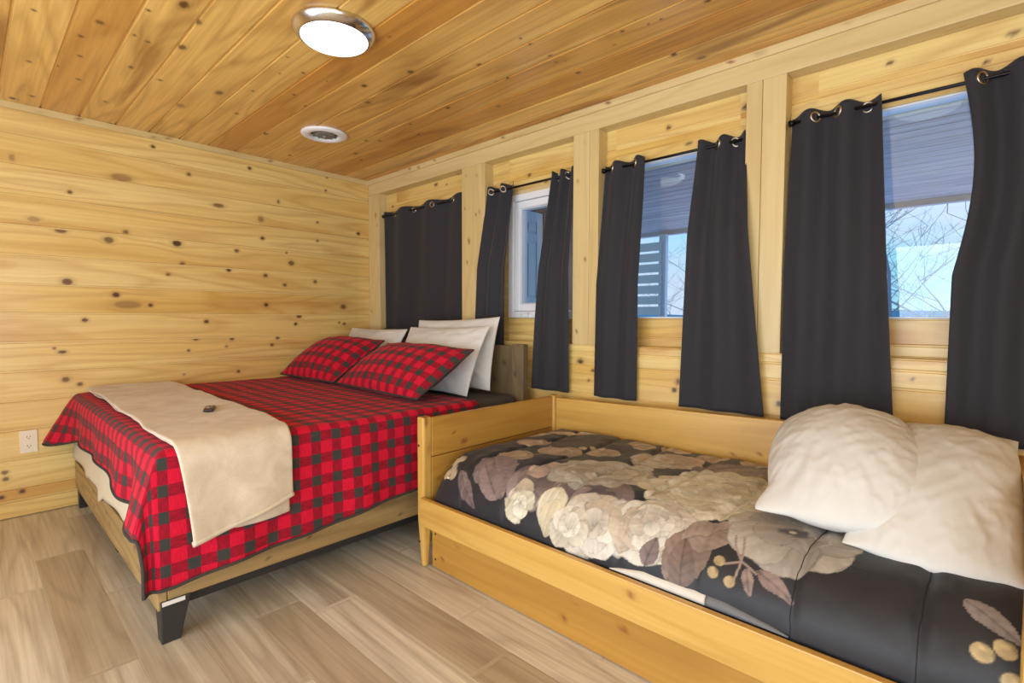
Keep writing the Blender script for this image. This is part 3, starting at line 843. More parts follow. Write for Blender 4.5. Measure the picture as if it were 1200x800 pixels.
for k in range(11): mb.box((2.32+.18*k, -1.10, .262), (2.40+.18*k, -.15, .278))
mb.box((2.30, -1.119, .232), (4.28, -1.08, .262)); mb.box((2.30, -.16, .232), (4.28, -.13, .262))
mb.build('slats', M['panel_pine'], db)
# trundle drawer under it
dr = empty('trundle_drawer', (3.28, -1.06, 0), 0, 'long amber pine trundle drawer on the floor under the daybed', 'drawer')
fp = tpart('front_panel', (2.292, -1.078, .004), (4.275, -1.056, .218), 0, M['panel_pine'], dr, 6, 121)
for x, z in ((2.318, .045), (2.318, .168)):
    mb = MB(); mb.lathe([(0,0),(.005,0),(.005,-.002),(0,-.002)], (x, -1.0795, z), 12, Matrix.Rotation(PI/2, 3, 'X'))
    mb.build('screw_hole', M['slot'], fp)
mb = MB(); mb.box((2.30, -1.055, .03), (4.27, -.2, .045)); mb.box((2.30, -1.055, .046), (2.318, -.2, .19)); mb.box((4.252, -1.055, .046), (4.27, -.2, .19)); mb.box((2.32, -.218, .046), (4.25, -.2, .19))
mb.build('drawer_box', M['panel_pine'], dr)
for x in (2.4, 4.15):
    for y in (-.98, -.3):
        mb = MB(); mb.lathe([(0,-.008),(.014,-.008),(.014,.008),(0,.008)], (x, y, .0145), 16, Matrix.Rotation(PI/2, 3, 'X')); mb.build('caster', M['black_wood'], dr)
mb = MB()
mb.add([(2.2905,-1.066,.13),(2.2905,-1.045,.135),(2.2895,-1.05,.05),(2.2895,-1.068,.06)], [(0,1,2,3)]); mb.add([(2.2902,-1.052,.19),(2.2902,-1.03,.185),(2.2892,-1.032,.14),(2.2892,-1.056,.145)], [(0,1,2,3)])
mb.build('care_tag', M['tag_white'], dr, solid=(.0006, 0))['label'] = 'white paper tag'

mb = MB(); rbox(mb, (2.35, -1.07, .279), (4.25, -.16, .475), .05); dm = mb.build('daybed_mattress', M['cream'], None, True)
tag(dm, 'twin mattress inside the daybed under the floral comforter', 'mattress')

# floral comforter -------------------------------------------------------------
prof_y = np.linspace(-1.108, -.136, 600)
def prof_z(y):
    top = .552
    d = np.clip((y+1.108)/.27, 0, 1); zf = .345+(top-.345)*(1-(1-d)**2.5)**.5
    b = np.clip((-.136-y)/.08, 0, 1); zb = .505+(top-.505)*(1-(1-b)**2.4)**.5
    return np.minimum(zf, zb)
pw = np.concatenate([[0], np.cumsum(np.hypot(np.diff(prof_y), np.diff(prof_z(prof_y))))])
def y2w(y): return float(np.interp(y, prof_y, pw))
WT = pw[-1]
X0, X1 = 2.338, 4.297
nx, nw = 560, 330
xs = np.linspace(X0, X1, nx); wg = np.linspace(0, WT, nw)
Xg, Wg = np.meshgrid(xs, wg)
Yg = np.interp(Wg, pw, prof_y); Zg = prof_z(Yg)
# left end and front-left corner roll down
d = np.clip((Xg-X0)/.10, 0, 1); endz = .36+(.565-.36)*(1-(1-d)**2.6)**.45
Zg = np.minimum(Zg, endz)
corner = np.clip(1-np.hypot((Xg-(X0+.30))/.30, (Yg+.80)/.30), -1, 0)*((Xg < X0+.30) & (Yg < -.80))
Zg = Zg+np.maximum(corner, -.6)*.16
SEAMS = [4.125-.266*k for k in range(8)]
pf = fbm(np.stack([Xg*5, Wg*5, 0*Xg], -1).reshape(-1, 3), 3, 41).reshape(Xg.shape)
pf2 = fbm(np.stack([Xg*22, Wg*9, 0*Xg], -1).reshape(-1, 3), 2, 43).reshape(Xg.shape)
Zg += .010*pf+.0025*pf2
for s in SEAMS:
    sx = s+.010*np.sin(Wg*7+s)
    Zg -= .012*np.exp(-((Xg-sx)/.016)**2)
    Zg += .004*np.exp(-((np.abs(Xg-sx)-.03)/.02)**2)*np.sin(Wg*60+s*9)*.5
Zg = np.maximum(Zg, .346+0*Zg) if False else Zg
Yg = Yg-.004*pf*(Wg < .25)

# print painted as a fixed pattern in the cloth's own coordinates
colr = np.zeros(Xg.shape+(3,)); 
def L3(c): return np.array(lin(*c)[:3])
base = L3((40,40,44)); colr[:] = base
def put(mask, c):
    m = np.clip(mask, 0, 1)[..., None]
    colr[:] = colr*(1-m)+c*m
def local(cx, cw, rot, asp=1.0):
    dx = Xg-cx; dw = Wg-cw; c, s = math.cos(rot), math.sin(rot)
    return (dx*c+dw*s), (-dx*s+dw*c)/asp
def petal(cx, cw, ang, ln, wd, col, rg, base=.55):
    """one painted petal, base at (cx,cw), pointing along ang in cloth coordinates"""
    m = max(ln, wd)*1.15
    i0, i1 = np.searchsorted(wg, [cw-m, cw+m]); j0, j1 = np.searchsorted(xs, [cx-m, cx+m])
    if i1-i0 < 2 or j1-j0 < 2: return
    X_ = Xg[i0:i1, j0:j1]-cx; W_ = Wg[i0:i1, j0:j1]-cw
    p = (X_*math.cos(ang)+W_*math.sin(ang))/ln; q = (-X_*math.sin(ang)+W_*math.cos(ang))/wd
    sd = int(rg.randint(1, 9999))
    nz = fbm(np.stack([p*1.5, q*7, 0*p+sd], -1).reshape(-1, 3), 3, sd).reshape(p.shape)
    ed = fbm(np.stack([p*5, q*5, 0*p+sd], -1).reshape(-1, 3), 2, sd+1).reshape(p.shape)
    pc = np.clip(p, 0, 1)
    w = np.sin(PI*pc**1.25)**.62
    r = np.abs(q)/np.maximum(w, 1e-3)*(1+.16*ed)
    inside = (1-sstep(.95, 1.03, r))*(p > .0)*(p < 1.0)
    tone = .95+.12*rg.rand()
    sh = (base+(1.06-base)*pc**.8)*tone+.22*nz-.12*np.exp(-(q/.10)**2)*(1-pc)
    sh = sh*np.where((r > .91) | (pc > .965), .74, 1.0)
    mm = np.clip(inside, 0, 1)[..., None]
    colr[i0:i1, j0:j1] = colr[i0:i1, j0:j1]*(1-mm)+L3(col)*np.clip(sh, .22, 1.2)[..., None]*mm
def flower(cx, cy, R, cols, rot=0., asp=1.0, petals=7, layers=4, seed=0, centre=None, streak=.25, w=None):
    cw = y2w(cy) if w is None else w
    rg = np.random.RandomState(seed)
    if layers == 1 and petals == 3:          # berry
        a, b = Xg-cx, Wg-cw; r = np.hypot(a, b)/R
        st = fbm(np.stack([Xg*90, Wg*90, 0*Xg], -1).reshape(-1, 3), 2, seed).reshape(r.shape)
        put(1-sstep(.62, .72, r), L3(cols[0])*np.clip(.95+.35*st-.25*((a+b)/R > .5), .3, 1.2)[..., None]); return
    for l in range(layers):
        f = 1-.78*l/max(1, layers)
        n = max(4, petals-l); ph = rg.rand()*6.28
        order = list(range(n)); rg.shuffle(order)
        for k in order:
            th = ph+2*PI*k/n+.25*(rg.rand()-.5)
            dx, dw = math.cos(th), math.sin(th)*asp
            ang = rot+math.atan2(dw, dx); ln = R*f*math.hypot(dx, dw)*(.9+.2*rg.rand())
            wd = ln*min(.62, 3.6/n+.06)
            o = -.10*ln if l < layers-1 else -.3*ln
            petal(cx-o*0+math.cos(ang)*o, cw+math.sin(ang)*o, ang, ln-o*.6, wd, cols[rg.randint(len(cols))], rg, .50+.12*rg.rand())
    if centre:
        a, b = local(cx, cw, rot, asp); r = np.hypot(a, b)/R
        st = fbm(np.stack([Xg*60, Wg*60, 0*Xg], -1).reshape(-1, 3), 2, seed).reshape(r.shape)
        put(1-sstep(.10, .22, r+.10*st), L3(centre)); put(1-sstep(.04, .06, r), L3((190,180,160)))
def leaf(x0, y0, x1, y1, wd, col, seed=0, w0=None, w1=None):
    a0 = y2w(y0) if w0 is None else w0; a1 = y2w(y1) if w1 is None else w1
    dx, dw = x1-x0, a1-a0; Ln = math.hypot(dx, dw); ux, uw = dx/Ln, dw/Ln
    u = ((Xg-x0)*ux+(Wg-a0)*uw)/Ln; v = (-(Xg-x0)*uw+(Wg-a0)*ux)
    hw = wd*np.clip(np.sin(np.clip(u, 0, 1)*PI), 0, 1)**.7*(1.15-.5*np.clip(u, 0, 1))
    n = fbm(np.stack([Xg*40, Wg*40, 0*Xg], -1).reshape(-1, 3), 2, seed).reshape(Xg.shape)
    m = (u > 0) & (u < 1) & (np.abs(v) < hw*(1+.12*n))
    vein = np.exp(-(v/.003)**2)*.35+.12*np.clip(np.sin((u*Ln-np.abs(v)*.8)*220), 0, 1)
    put(m*1.0, L3(col)*np.clip(.85+.25*n+.35*(v > 0)*.4-vein, .3, 1.2)[..., None])
def stem(pts, col=(150,130,118), r=.0032):
    pw_ = [(x, y2w(y)) for x, y in pts]
    best = np.full(Xg.shape, 9.0)
    for (xa, wa), (xb, wb) in zip(pw_[:-1], pw_[1:]):
        dx, dw = xb-xa, wb-wa; L2 = dx*dx+dw*dw+1e-9
        k = np.clip(((Xg-xa)*dx+(Wg-wa)*dw)/L2, 0, 1)
        best = np.minimum(best, np.hypot(Xg-xa-k*dx, Wg-wa-k*dw))
    put(1-sstep(r*.7, r*1.3, best), L3(col))
CREAM = [(212,206,182),(220,214,194),(200,192,168),(226,220,202)]
GREY = [(170,164,152),(184,178,166),(160,154,144),(190,184,172)]
MAUVE = [(128,112,110),(108,94,94),(148,132,128),(96,84,86)]
BLUSH = [(200,190,174),(208,200,186),(190,176,156),(216,210,196)]
TAN = [(178,158,134),(192,172,148),(164,144,122)]
# far row
for x, y in ((2.95,-.256),(3.11,-.20),(3.30,-.235),(3.49,-.2)): flower(x, y, .085, TAN, rot=x*3, asp=.7, petals=5, layers=2, seed=int(x*100))
flower(3.165, -.43, .175, GREY+TAN, rot=.6, asp=.75, petals=8, layers=4, seed=12)
leaf(3.31, -.49, 3.50, -.24, .06, MAUVE[0], 2); leaf(3.40, -.46, 3.64, -.24, .065, MAUVE[2], 3); leaf(3.52, -.48, 3.70, -.32, .06, TAN[2], 4)
# tan sprays at the left end
stem([(2.62,-.99),(2.66,-.80),(2.70,-.69),(2.62,-.58)], r=.006); stem([(2.66,-.80),(2.60,-.83)], r=.005); stem([(2.70,-.69),(2.80,-.63)], r=.005)
flower(2.60, -.82, .105, TAN, rot=.3, asp=.6, petals=5, layers=2, seed=31); flower(2.72, -.63, .115, TAN, rot=.8, asp=.6, petals=6, layers=2, seed=33)
flower(2.51, -.57, .10, TAN, rot=.7, asp=.6, petals=5, layers=2, seed=35); flower(2.88, -.50, .10, TAN, rot=.7, asp=.65, petals=6, layers=2, seed=36)
for k, (x, y) in enumerate(((2.76,-.50),(2.80,-.46),(2.83,-.44),(2.385,-1.0),(2.40,-1.03),(2.375,-1.045),(2.41,-.985),(2.42,-1.05))): flower(x, y, .032, [(182,164,134)], petals=3, layers=1, seed=k)
leaf(2.40, -.33, 2.66, -.20, .04, (200,180,150), 6); leaf(2.37, -.52, 2.44, -.33, .03, (200,180,150), 7)
# big leaves and petals in the left middle
leaf(2.52, -.885, 2.76, -1.08, .115, (132,116,114), 8); leaf(2.46, -1.04, 2.62, -1.105, .035, (120,104,102), 9); leaf(2.74, -1.085, 2.56, -.98, .06, (140,122,118), 10)
flower(2.90, -.955, .19, MAUVE, rot=.5, asp=.8, petals=6, layers=3, seed=41); flower(2.84, -.89, .12, [(200,178,160),(184,160,146)], rot=.9, asp=.5, petals=4, layers=2, seed=42)
flower(3.13, -.985, .18, MAUVE, rot=.2, asp=.9, petals=6, layers=3, seed=44)
flower(3.05, -.77, .235, GREY, rot=.67, asp=.8, petals=14, layers=6, seed=45)
flower(3.50, -.69, .30, CREAM, rot=.6, asp=.92, petals=16, layers=7, seed=47)
# front roses and buds, on the roll of the cloth
flower(2.83, -1.055, .085, BLUSH, rot=1.4, asp=.6, petals=4, layers=2, seed=50); flower(2.86, -1.08, .08, CREAM, rot=1.3, asp=.7, petals=4, layers=2, seed=51)
petal(3.03, y2w(-1.104), 1.75, .20, .055, (214,204,176), np.random.RandomState(5), .7); petal(2.985, y2w(-1.10), 1.6, .17, .045, (222,214,190), np.random.RandomState(6), .7); petal(3.01, y2w(-1.106), 1.5, .15, .05, (206,194,164), np.random.RandomState(7), .75)
flower(3.20, -1.065, .165, BLUSH, rot=.1, asp=.85, petals=5, layers=3, seed=54); flower(3.11, -1.085, .095, [(220,212,196),(206,196,176)], rot=.4, asp=.9, petals=4, layers=2, seed=55)
flower(3.40, -1.02, .15, BLUSH, rot=.3, asp=.95, petals=6, layers=5, seed=56)
leaf(3.50, -1.105, 3.60, -.95, .075, (136,116,104), 12); leaf(3.52, -1.04, 3.68, -.92, .065, (156,136,122), 13); leaf(3.42, -1.10, 3.44, -1.05, .035, MAUVE[0], 14); leaf(3.545, -1.106, 3.53, -1.03, .05, (120,100,90), 18)
# single grey bloom near the pillows
flower(3.80, -.885, .205, [(168,160,148),(178,170,158),(158,150,140)], rot=.5, asp=.85, petals=8, layers=2, seed=60, centre=(70,66,64))
# hanging spray
stem([(3.665,-.975),(3.675,-1.01),(3.705,-1.045)]); stem([(3.69,-.975),(3.70,-1.01),(3.705,-1.045)]); stem([(3.705,-1.045),(3.66,-1.06)]); stem([(3.705,-1.045),(3.695,-1.085)]); stem([(3.705,-1.045),(3.75,-1.06)])
for k, (x, y) in enumerate(((3.645,-1.057),(3.635,-1.08),(3.685,-1.085))): flower(x, y, .024, [(176,152,112)], petals=3, layers=1, seed=k+70, streak=.2)
leaf(3.722, -1.055, 3.745, -1.095, .018, (150,130,122), 15); leaf(3.75, -1.052, 3.855, -1.082, .026, (142,122,116), 16)
leaf(4.19, -.975, 4.29, -1.04, .03, (150,138,132), 17)
for k, (x, y) in enumerate(((4.225,-1.07),(4.262,-1.055),(4.275,-1.09))): flower(x, y, .03, [(180,158,116)], petals=3, layers=1, seed=k+80, streak=.3)

def print_mat():
    m, nt, b = newmat('black_floral_print')
    a = nd(nt, 'ShaderNodeAttribute', attribute_name='print')
    tc = nd(nt, 'ShaderNodeTexCoord')
    n = nd(nt, 'ShaderNodeTexNoise', {'Vector': tc.outputs['Object'], 'Scale': 70.0, 'Detail': 3.0}).outputs[0]
    nt.links.new(mixc(nt, mapr(nt, n, .3, .7, 0, .12), a.outputs['Color'], (0,0,0,1)), b.inputs['Base Color'])
    b.inputs['Roughness'].default_value = .48; b.inputs['Specular IOR Level'].default_value = .35; b.inputs['Sheen Weight'].default_value = .08
    bump(nt, b, n, .03, .003)
    return m
M['print'] = print_mat()
comf = empty('floral_comforter', (3.28, -.63, .47), 0, 'black comforter printed with large cream and mauve flowers on the daybed', 'comforter')
P = np.stack([Xg, Yg, Zg], -1)
me = grid_mesh(P)
at = me.attributes.new('print', 'FLOAT_COLOR', 'POINT')
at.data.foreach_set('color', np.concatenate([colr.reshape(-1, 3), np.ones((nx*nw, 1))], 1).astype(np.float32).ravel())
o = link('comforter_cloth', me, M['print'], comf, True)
if me.polygons[len(me.polygons)//2].normal.z < 0: me.flip_normals()
md = o.modifiers.new('solid', 'SOLIDIFY'); md.thickness = .012; md.offset = -1
# stitched seams
mb = MB()
for s in SEAMS[:2]:
    j = int((s-X0)/(X1-X0)*(nx-1))
    pts = []
    for i in range(2, nw-6, 6):
        jj = int(round((s+.010*math.sin(wg[i]*7+s)-X0)/(X1-X0)*(nx-1))); jj = min(max(jj, 0), nx-1)
        pts.append(Vector(P[i, jj])+Vector((0, -.001, .0012)))
    mb.tube(pts, .0010, 5)
M['thread'] = plain('black_thread', lin(26,26,28), .8)
mb.build('stitching', M['thread'], comf)
# turned-up edge lying on the front rail
M['turn_w'] = plain('pale_printed_edge', lin(206,200,188), .6, noise=.25, nscale=18)
M['turn_g'] = plain('grey_reverse_fabric', lin(104,104,106), .6, noise=.1, nscale=18)
def turned(x0, x1, mat):
    n = 24; V = []; F = []
    for i in range(n+1):
        x = x0+(x1-x0)*i/n
        g = np.clip((x-3.30)/.12, 0, 1)*np.clip((3.86-x)/.18, 0, 1)
        for k in range(7):
            f = k/6
            y = -1.108-.010*g*math.sin(f*PI)-.004; z = .348+(.030*f+.006*math.sin(f*PI))*g+.004
            V.append((x, y+.03*f*g, z))
    for i in range(n):
        for k in range(6): a = i*7+k; F.append((a, a+7, a+8, a+1))
    mb = MB(); mb.add(V, F)
    return mb.build('turned_edge', mat, comf, True, solid=(.004, 0))
turned(3.30, 3.625, M['turn_w'])['label'] = 'pale printed edge turned up at the rail'
turned(3.626, 3.85, M['turn_g'])['label'] = 'grey reverse turned up at the rail'

# pillows on the daybed
pillow('daybed_pillow', 'plump white pillow leaning on the daybed back, its corner pointing out over the flowers', 'pillow', None, M['white_cotton'], .225, .33, .135, (3.865, -.56, .715), (1, .16, .12), (.30, 1, .42), seed=33, wr=.0065, pinch=0, rnd=.62, flap=.055, exp=.55, N=56)
pillow('daybed_pillow', 'large white pillow at the right end of the daybed, propped on the corner', 'pillow', None, M['white_cotton'], .195, .385, .115, (4.113, -.53, .672), (1, .0, .0), (.04, 1, .34), seed=37, wr=.0065, pinch=.0, rnd=.30, exp=.5, ear=.01, N=56)

# ------------------------------------------------------------------ curtains and rods
M['rod'] = plain('black_metal_rod', lin(26,26,28), .3, .6)
M['grommet'] = plain('antique_brass_grommet', lin(176,166,150), .3, 1.0)
def curtain_mat():
    m, nt, b = newmat('charcoal_blackout_fabric')
    tc = nd(nt, 'ShaderNodeTexCoord')
    n = nd(nt, 'ShaderNodeTexNoise', {'Vector': tc.outputs['Object'], 'Scale': 300.0, 'Detail': 2.0}).outputs[0]
    nt.links.new(mixc(nt, n, lin(42,41,46), lin(52,51,56)), b.inputs['Base Color'])
    b.inputs['Roughness'].default_value = .75; b.inputs['Specular IOR Level'].default_value = .25; b.inputs['Sheen Weight'].default_value = .1
    bump(nt, b, n, .05, .002)
    return m
M['curtain'] = curtain_mat()
RZ = [2.112, 2.10, 2.072, 2.094]; RY = .042
rods = [(.178, 1.291, 'left corner bay'), (1.546, 2.319, 'small white window'), (2.511, 3.333, 'middle window'), (3.516, 4.756, 'rightmost window')]
rlab = ['thin black tension rod in the corner bay above the single wide curtain', 'thin black tension rod above the white framed casement window', 'thin black tension rod above the middle window', 'thin black tension rod above the window nearest the camera']
rtilt = [0, -.006, 0, .01]
for (x0, x1, _), z, lb, ti in zip(rods, RZ, rlab, rtilt):
    t = empty('curtain_rod', (x0, RY, z), 0, lb, 'curtain rod', 'curtain tension rods')
    mb = MB(); mb.tube([(x0+.012, RY, z), ((x0+x1)/2, RY, z), (x1-.012, RY, z)], .0072, 12); mb.build('rod', M['rod'], t, True)
    for x, sgn in ((x0, 1), (x1, -1)):
        mb = MB(); mb.tube([(x, RY, z), (x+sgn*.02, RY, z)], [.016, .011], 14); mb.build('end_cap', M['rod'], t, True)

def curtain(label, xt0, xt1, xb0, xb1, zr, zb, waves, phase, amp=.022, ybot=-.034, zmid=1.45, recess_until=None, slump=0.0, grom=(), bow=0.0, seed=0, bulge=0.0):
    n, m = 110, 72
    u = np.linspace(0, 1, n); v = np.linspace(0, 1, m)
    U, V = np.meshgrid(u, v)
    ztop = zr+.032
    # scalloped header: high where the cloth bellies forward
    wave = np.sin(2*PI*waves*U+phase)
    cosw = np.cos(2*PI*waves*U+phase)
    head = ztop+.008*wave-.004*fbm(np.stack([U*6, 0*U, 0*U+seed], -1).reshape(-1, 3), 2, seed).reshape(U.shape)
    Z = head+(zb-head)*V
    k = V**1.0
    e = V+bow*np.sin(PI*V)
    X = (xt0+(xt1-xt0)*U)*(1-e)+(xb0+(xb1-xb0)*U)*e
    X = X+bulge*np.sin(PI*np.clip(V/.55, 0, 1))*(1-U)
    if recess_until is not None:
        yc = RY+(ybot-RY)*sstep(recess_until+.08, recess_until-.03, Z)
    else:
        yc = RY+(ybot-RY)*np.clip((zr-Z)/(zr-zmid), 0, 1)
    A = amp*(1-.45*V)
    wv2 = np.sin(2*PI*waves*U+phase+1.2*V+.8*fbm(np.stack([U*1.5, V*2, 0*U+seed], -1).reshape(-1, 3), 2, seed+3).reshape(U.shape))
    wr = fbm(np.stack([U*4, V*2.5, 0*U+seed], -1).reshape(-1, 3), 3, seed+9).reshape(U.shape)
    Y = yc-A*wv2*(1-.25*V)+.006*wr*sstep(0, .2, V)
    Y = np.minimum(Y, YW-.012+0*Y)
    Y = np.where(Z < LEDGE+.05, np.minimum(Y, -.010), Y)
    P = np.stack([X, Y, Z], -1)
    t = empty('curtain', ((xb0+xb1)/2, 0, zb), 0, label, 'curtain', 'charcoal window curtains')
    me = grid_mesh(P)
    o = link('panel', me, M['curtain'], t, True)
    md = o.modifiers.new('solid', 'SOLIDIFY'); md.thickness = .0025; md.offset = 0
    for g in grom:
        j = int(np.clip(g, 0, 1)*(n-1)); i = int(.042/((ztop-zb)/(m-1)))+0
        c = Vector(P[i, j]); tan = (Vector(P[i, min(j+2, n-1)])-Vector(P[i, max(j-2, 0)])).normalized()
        c.z = zr
        up = Vector((0,0,1)); nrm = tan.cross(up).normalized()
        mt = Matrix((tan, up, nrm)).transposed()
        mb = MB(); mb.torus(c+nrm*(-.001), .020, .0052, mt); mb.torus(c+nrm*.001, .020, .0052, mt)
        mb.build('grommet', M['grommet'], t, True)
    return t
# corner bay: one wide panel
curtain('single wide charcoal curtain filling the corner bay behind the bed pillows', .20, 1.283, .20, 1.284, RZ[0], .80, 3.0, 2.6, amp=.02, recess_until=1.03, ybot=-.032, grom=(.13, .40, .66, .88), seed=1)
curtain('narrow charcoal curtain on the left of the small white casement window', 1.55, 1.80, 1.462, 1.775, RZ[1], .76, 2.0, .8, zmid=1.55, grom=(.12, .62, .88), seed=2)
curtain('charcoal curtain on the right of the small white casement window', 2.14, 2.312, 2.018, 2.328, RZ[1], .735, 2.0, 2.2, zmid=1.5, grom=(.2, .6), seed=3, bow=.06)
curtain('narrow charcoal curtain on the left of the middle window', 2.516, 2.785, 2.505, 2.79, RZ[2], .735, 2.0, 3.6, zmid=1.4, grom=(.22, .78), seed=4)
curtain('wide flaring charcoal curtain on the right of the middle window, overlapping a post', 3.095, 3.328, 3.045, 3.462, RZ[2], .738, 2.0, .9, zmid=1.62, grom=(.42, .75), seed=5, bow=-.02)
curtain('broad charcoal curtain on the left of the window nearest the camera', 3.522, 3.862, 3.528, 3.952, RZ[3], .735, 2.4, 4.4, zmid=1.4, grom=(.30, .55, .85), seed=6)
curtain('charcoal curtain at the far right edge, above the daybed pillows', 4.115, 4.52, 4.105, 4.50, RZ[3], .735, 3.0, .2, zmid=1.4, grom=(.12, .45, .8), seed=7, bow=.05, bulge=.045)

# ------------------------------------------------------------------ outside: porch, wing with a door, trees, hills
M['soffit'] = wood('stained_porch_boards', (206,190,186), (188,172,170), (160,142,142), (150,132,132), rough=.6, coat=0)
M['door_paint'] = plain('pale_painted_door', lin(206,212,214), .45, noise=.03)
M['siding'] = wood('dark_log_siding', (124,96,80), (104,74,54), (78,54,40), (70,50,38), rough=.6, coat=0)
M['slat'] = plain('pale_painted_slats', lin(214,220,224), .6, noise=.1)
M['bark'] = plain('grey_bark', lin(112,114,118), .9, noise=.4, nscale=12)
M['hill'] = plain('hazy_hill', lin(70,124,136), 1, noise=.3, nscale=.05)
M['bounce_ground'] = plain('pale_bounce_ground', lin(222,226,232), .9, noise=.1, nscale=1.5)  # unseen ground, kept pale so it bounces light up to the porch
mb = MB()
boards(mb, (0,0,2.30), (1,0,0), (0,1,0), (0,0,-1), -1.0, 7.0, .26, 3.55, [.26+.14*k for k in range(1, 24)], [], res=.05, gd=.006, seed=88)
mb.box((-1, .26, 2.308), (7, 3.55, 2.36)); mb.box((-1, 3.50, 2.25), (7, 3.58, 2.36))
struct(mb.build('ceiling_porch', M['soffit']))
mb = MB(); mb.box((-1, .26, -.1), (7, 3.6, .08)); struct(mb.build('floor_porch', M['slat']))  # unseen deck, given the pale slat paint to bounce light
mb = MB(); mb.box((1.0, .262, .08), (1.15, 1.36, 2.29)); struct(mb.build('wall_porch', M['siding']))
e = struct(empty('door_1', (1.16, .65, .08)))
mb = MB(); mb.box((1.152, .50, .085), (1.175, 1.10, 2.16)); mb.build('door_slab', M['door_paint'], e)
for (y0, y1) in ((.58, .74), (.86, 1.02)):
    for (z0, z1) in ((.26, .86), (.98, 1.30), (1.37, 1.90), (1.95, 2.08)):
        mb = MB()
        mb.box((1.1755, y0, z0), (1.184, y0+.014, z1)); mb.box((1.1755, y1-.014, z0), (1.184, y1, z1)); mb.box((1.1755, y0+.014, z0), (1.184, y1-.014, z0+.014)); mb.box((1.1755, y0+.014, z1-.014), (1.184, y1-.014, z1))
        mb.box((1.1755, y0+.032, z0+.032), (1.185, y1-.032, z1-.032))
        mb.build('door_panel', M['door_paint'], e, bevel=.002)
mb = MB(); mb.box((1.152, 1.105, .085), (1.185, 1.165, 2.23)); mb.box((1.152, .43, .085), (1.185, .495, 2.23)); mb.box((1.152, .43, 2.165), (1.185, 1.104, 2.23)); mb.build('door_casing', M['siding'], e)
# porch wall lantern beside the door
t = empty('porch_sconce', (1.15, 1.26, 1.98), 0, 'small porch sconce on the dark wall beside the pale outside door', 'sconce')
mb = MB(); mb.box((1.152, 1.22, 1.92), (1.17, 1.30, 2.06)); mb.build('backplate', M['rod'], t)
mb = MB(); mb.lathe([(0,1.86),(.035,1.865),(.045,2.02),(.02,2.06),(0,2.06)], (1.22, 1.26, 0), 16); mb.build('glass_body', M['door_paint'], t, True)
mb = MB(); mb.tube([(1.17,1.26,2.05),(1.22,1.26,2.07)], .008, 8); mb.build('bracket', M['rod'], t)
# slatted privacy screen
t = empty('privacy_screen', (.7, 3.42, .08), 0, 'horizontal slat privacy screen at the porch edge seen through the middle window', 'screen')
for k in range(15):
    mb = MB(); mb.box((-.2, 3.40, .16+.135*k), (1.20, 3.425, .265+.135*k)); mb.build('slat', M['slat'], t)
mb = MB(); mb.box((1.16, 3.43, .08), (1.25, 3.50, 2.249)); mb.build('post', M['slat'], t)
# ground and hills
mb = MB(); mb.box((-260, 3.7, -2.2), (200, 420, -2.0)); struct(mb.build('ground_outside', M['bounce_ground']))
hm = MB(); n = 160; V = []; F = []
for i in range(n+1):
    x = -420+700*i/n
    zz = 3.0+4.5*float(fbm(np.array([[x*.012, 0, 0]]), 3, 2)[0])+3*math.sin(x*.01)
    V += [(x, 395, -4.0), (x, 400, max(3.0, zz+5.0)), (x, 430, -4.0)]
for i in range(n): a = i*3; F += [(a, a+3, a+4, a+1), (a+1, a+4, a+5, a+2)]
hm.add(V, F); struct(hm.build('hill_ridge_outside', M['hill'], None, True))
def tree(x, y, h, label, seed, r0=.11):
    rg = random.Random(seed); mb = MB()
    def branch(p, d, L, r, depth):
        pts = [p]; n = 7; q = Vector(p); dd = Vector(d)
        for i in range(n):
            dd = (dd+Vector((rg.uniform(-.16,.16), rg.uniform(-.16,.16), rg.uniform(-.06,.12)))).normalized()
            q = q+dd*(L/n); pts.append(q.copy())
        mb.tube(pts, [max(.0035, r*(1-.75*i/n)*(.7 if depth else 1)) for i in range(n+1)], 6 if depth < 2 else 4, cap=False)
        if depth < 3:
            for k in range({0: 16, 1: 6, 2: 4}[depth]):
                i = rg.randint(2 if depth == 0 else 1, n); a = rg.uniform(0, 2*PI)
                b = Vector((math.cos(a), math.sin(a), rg.uniform(-.05, .8))).normalized()
                branch(pts[i].copy(), (b+dd*.3).normalized(), L*rg.uniform(.25, .42) if depth == 0 else L*rg.uniform(.4, .65), max(.005, r*.42*(1-.6*i/n)+.004), depth+1)
    branch(Vector((x, y, -4.0)), (rg.uniform(-.03,.03), 0, 1), h, r0, 0)
    t = mb.build('bare_tree', M['bark'], None, True)
    return tag(t, label, 'tree', 'bare trees beyond the porch')
tree(3.64, 10.0, 8.5, 'nearest bare tree, its straight trunk outside the window nearest the camera', 3, .10)
tree(2.1, 18.5, 9.5, 'bare tree with tangled branches behind the straight trunk', 8, .10)
tree(.1, 29.0, 11.0, 'farthest bare tree, a faint tangle beyond the other two', 15, .11)
tree(-8.2, 25.0, 12.5, 'bare tree whose twigs show at the top of the middle window', 23, .11)

# ------------------------------------------------------------------ world
w = bpy.data.worlds.new('sky'); sc.world = w; w.use_nodes = True
nt = w.node_tree; bg = nt.nodes['Background']
tc = nd(nt, 'ShaderNodeTexCoord')
mp = nd(nt, 'ShaderNodeMapping', {'Vector': tc.outputs['Generated'], 'Scale': (1, 1, 3.2)})
n = nd(nt, 'ShaderNodeTexNoise', {'Vector': mp.outputs[0], 'Scale': 3.0, 'Detail': 5.0}).outputs[0]
hor = mixc(nt, mapr(nt, n, .40, .62, 0, 1), (.40, .78, 1.0, 1), (.72, .82, 1.0, 1))
zz = nd(nt, 'ShaderNodeSeparateXYZ', {0: tc.outputs['Generated']}).outputs[2]
colw = mixc(nt, mapr(nt, zz, .10, .55, 0, 1), hor, (.75, 1.15, 2.2, 1))
nt.links.new(colw, bg.inputs[0]); bg.inputs[1].default_value = 1.05

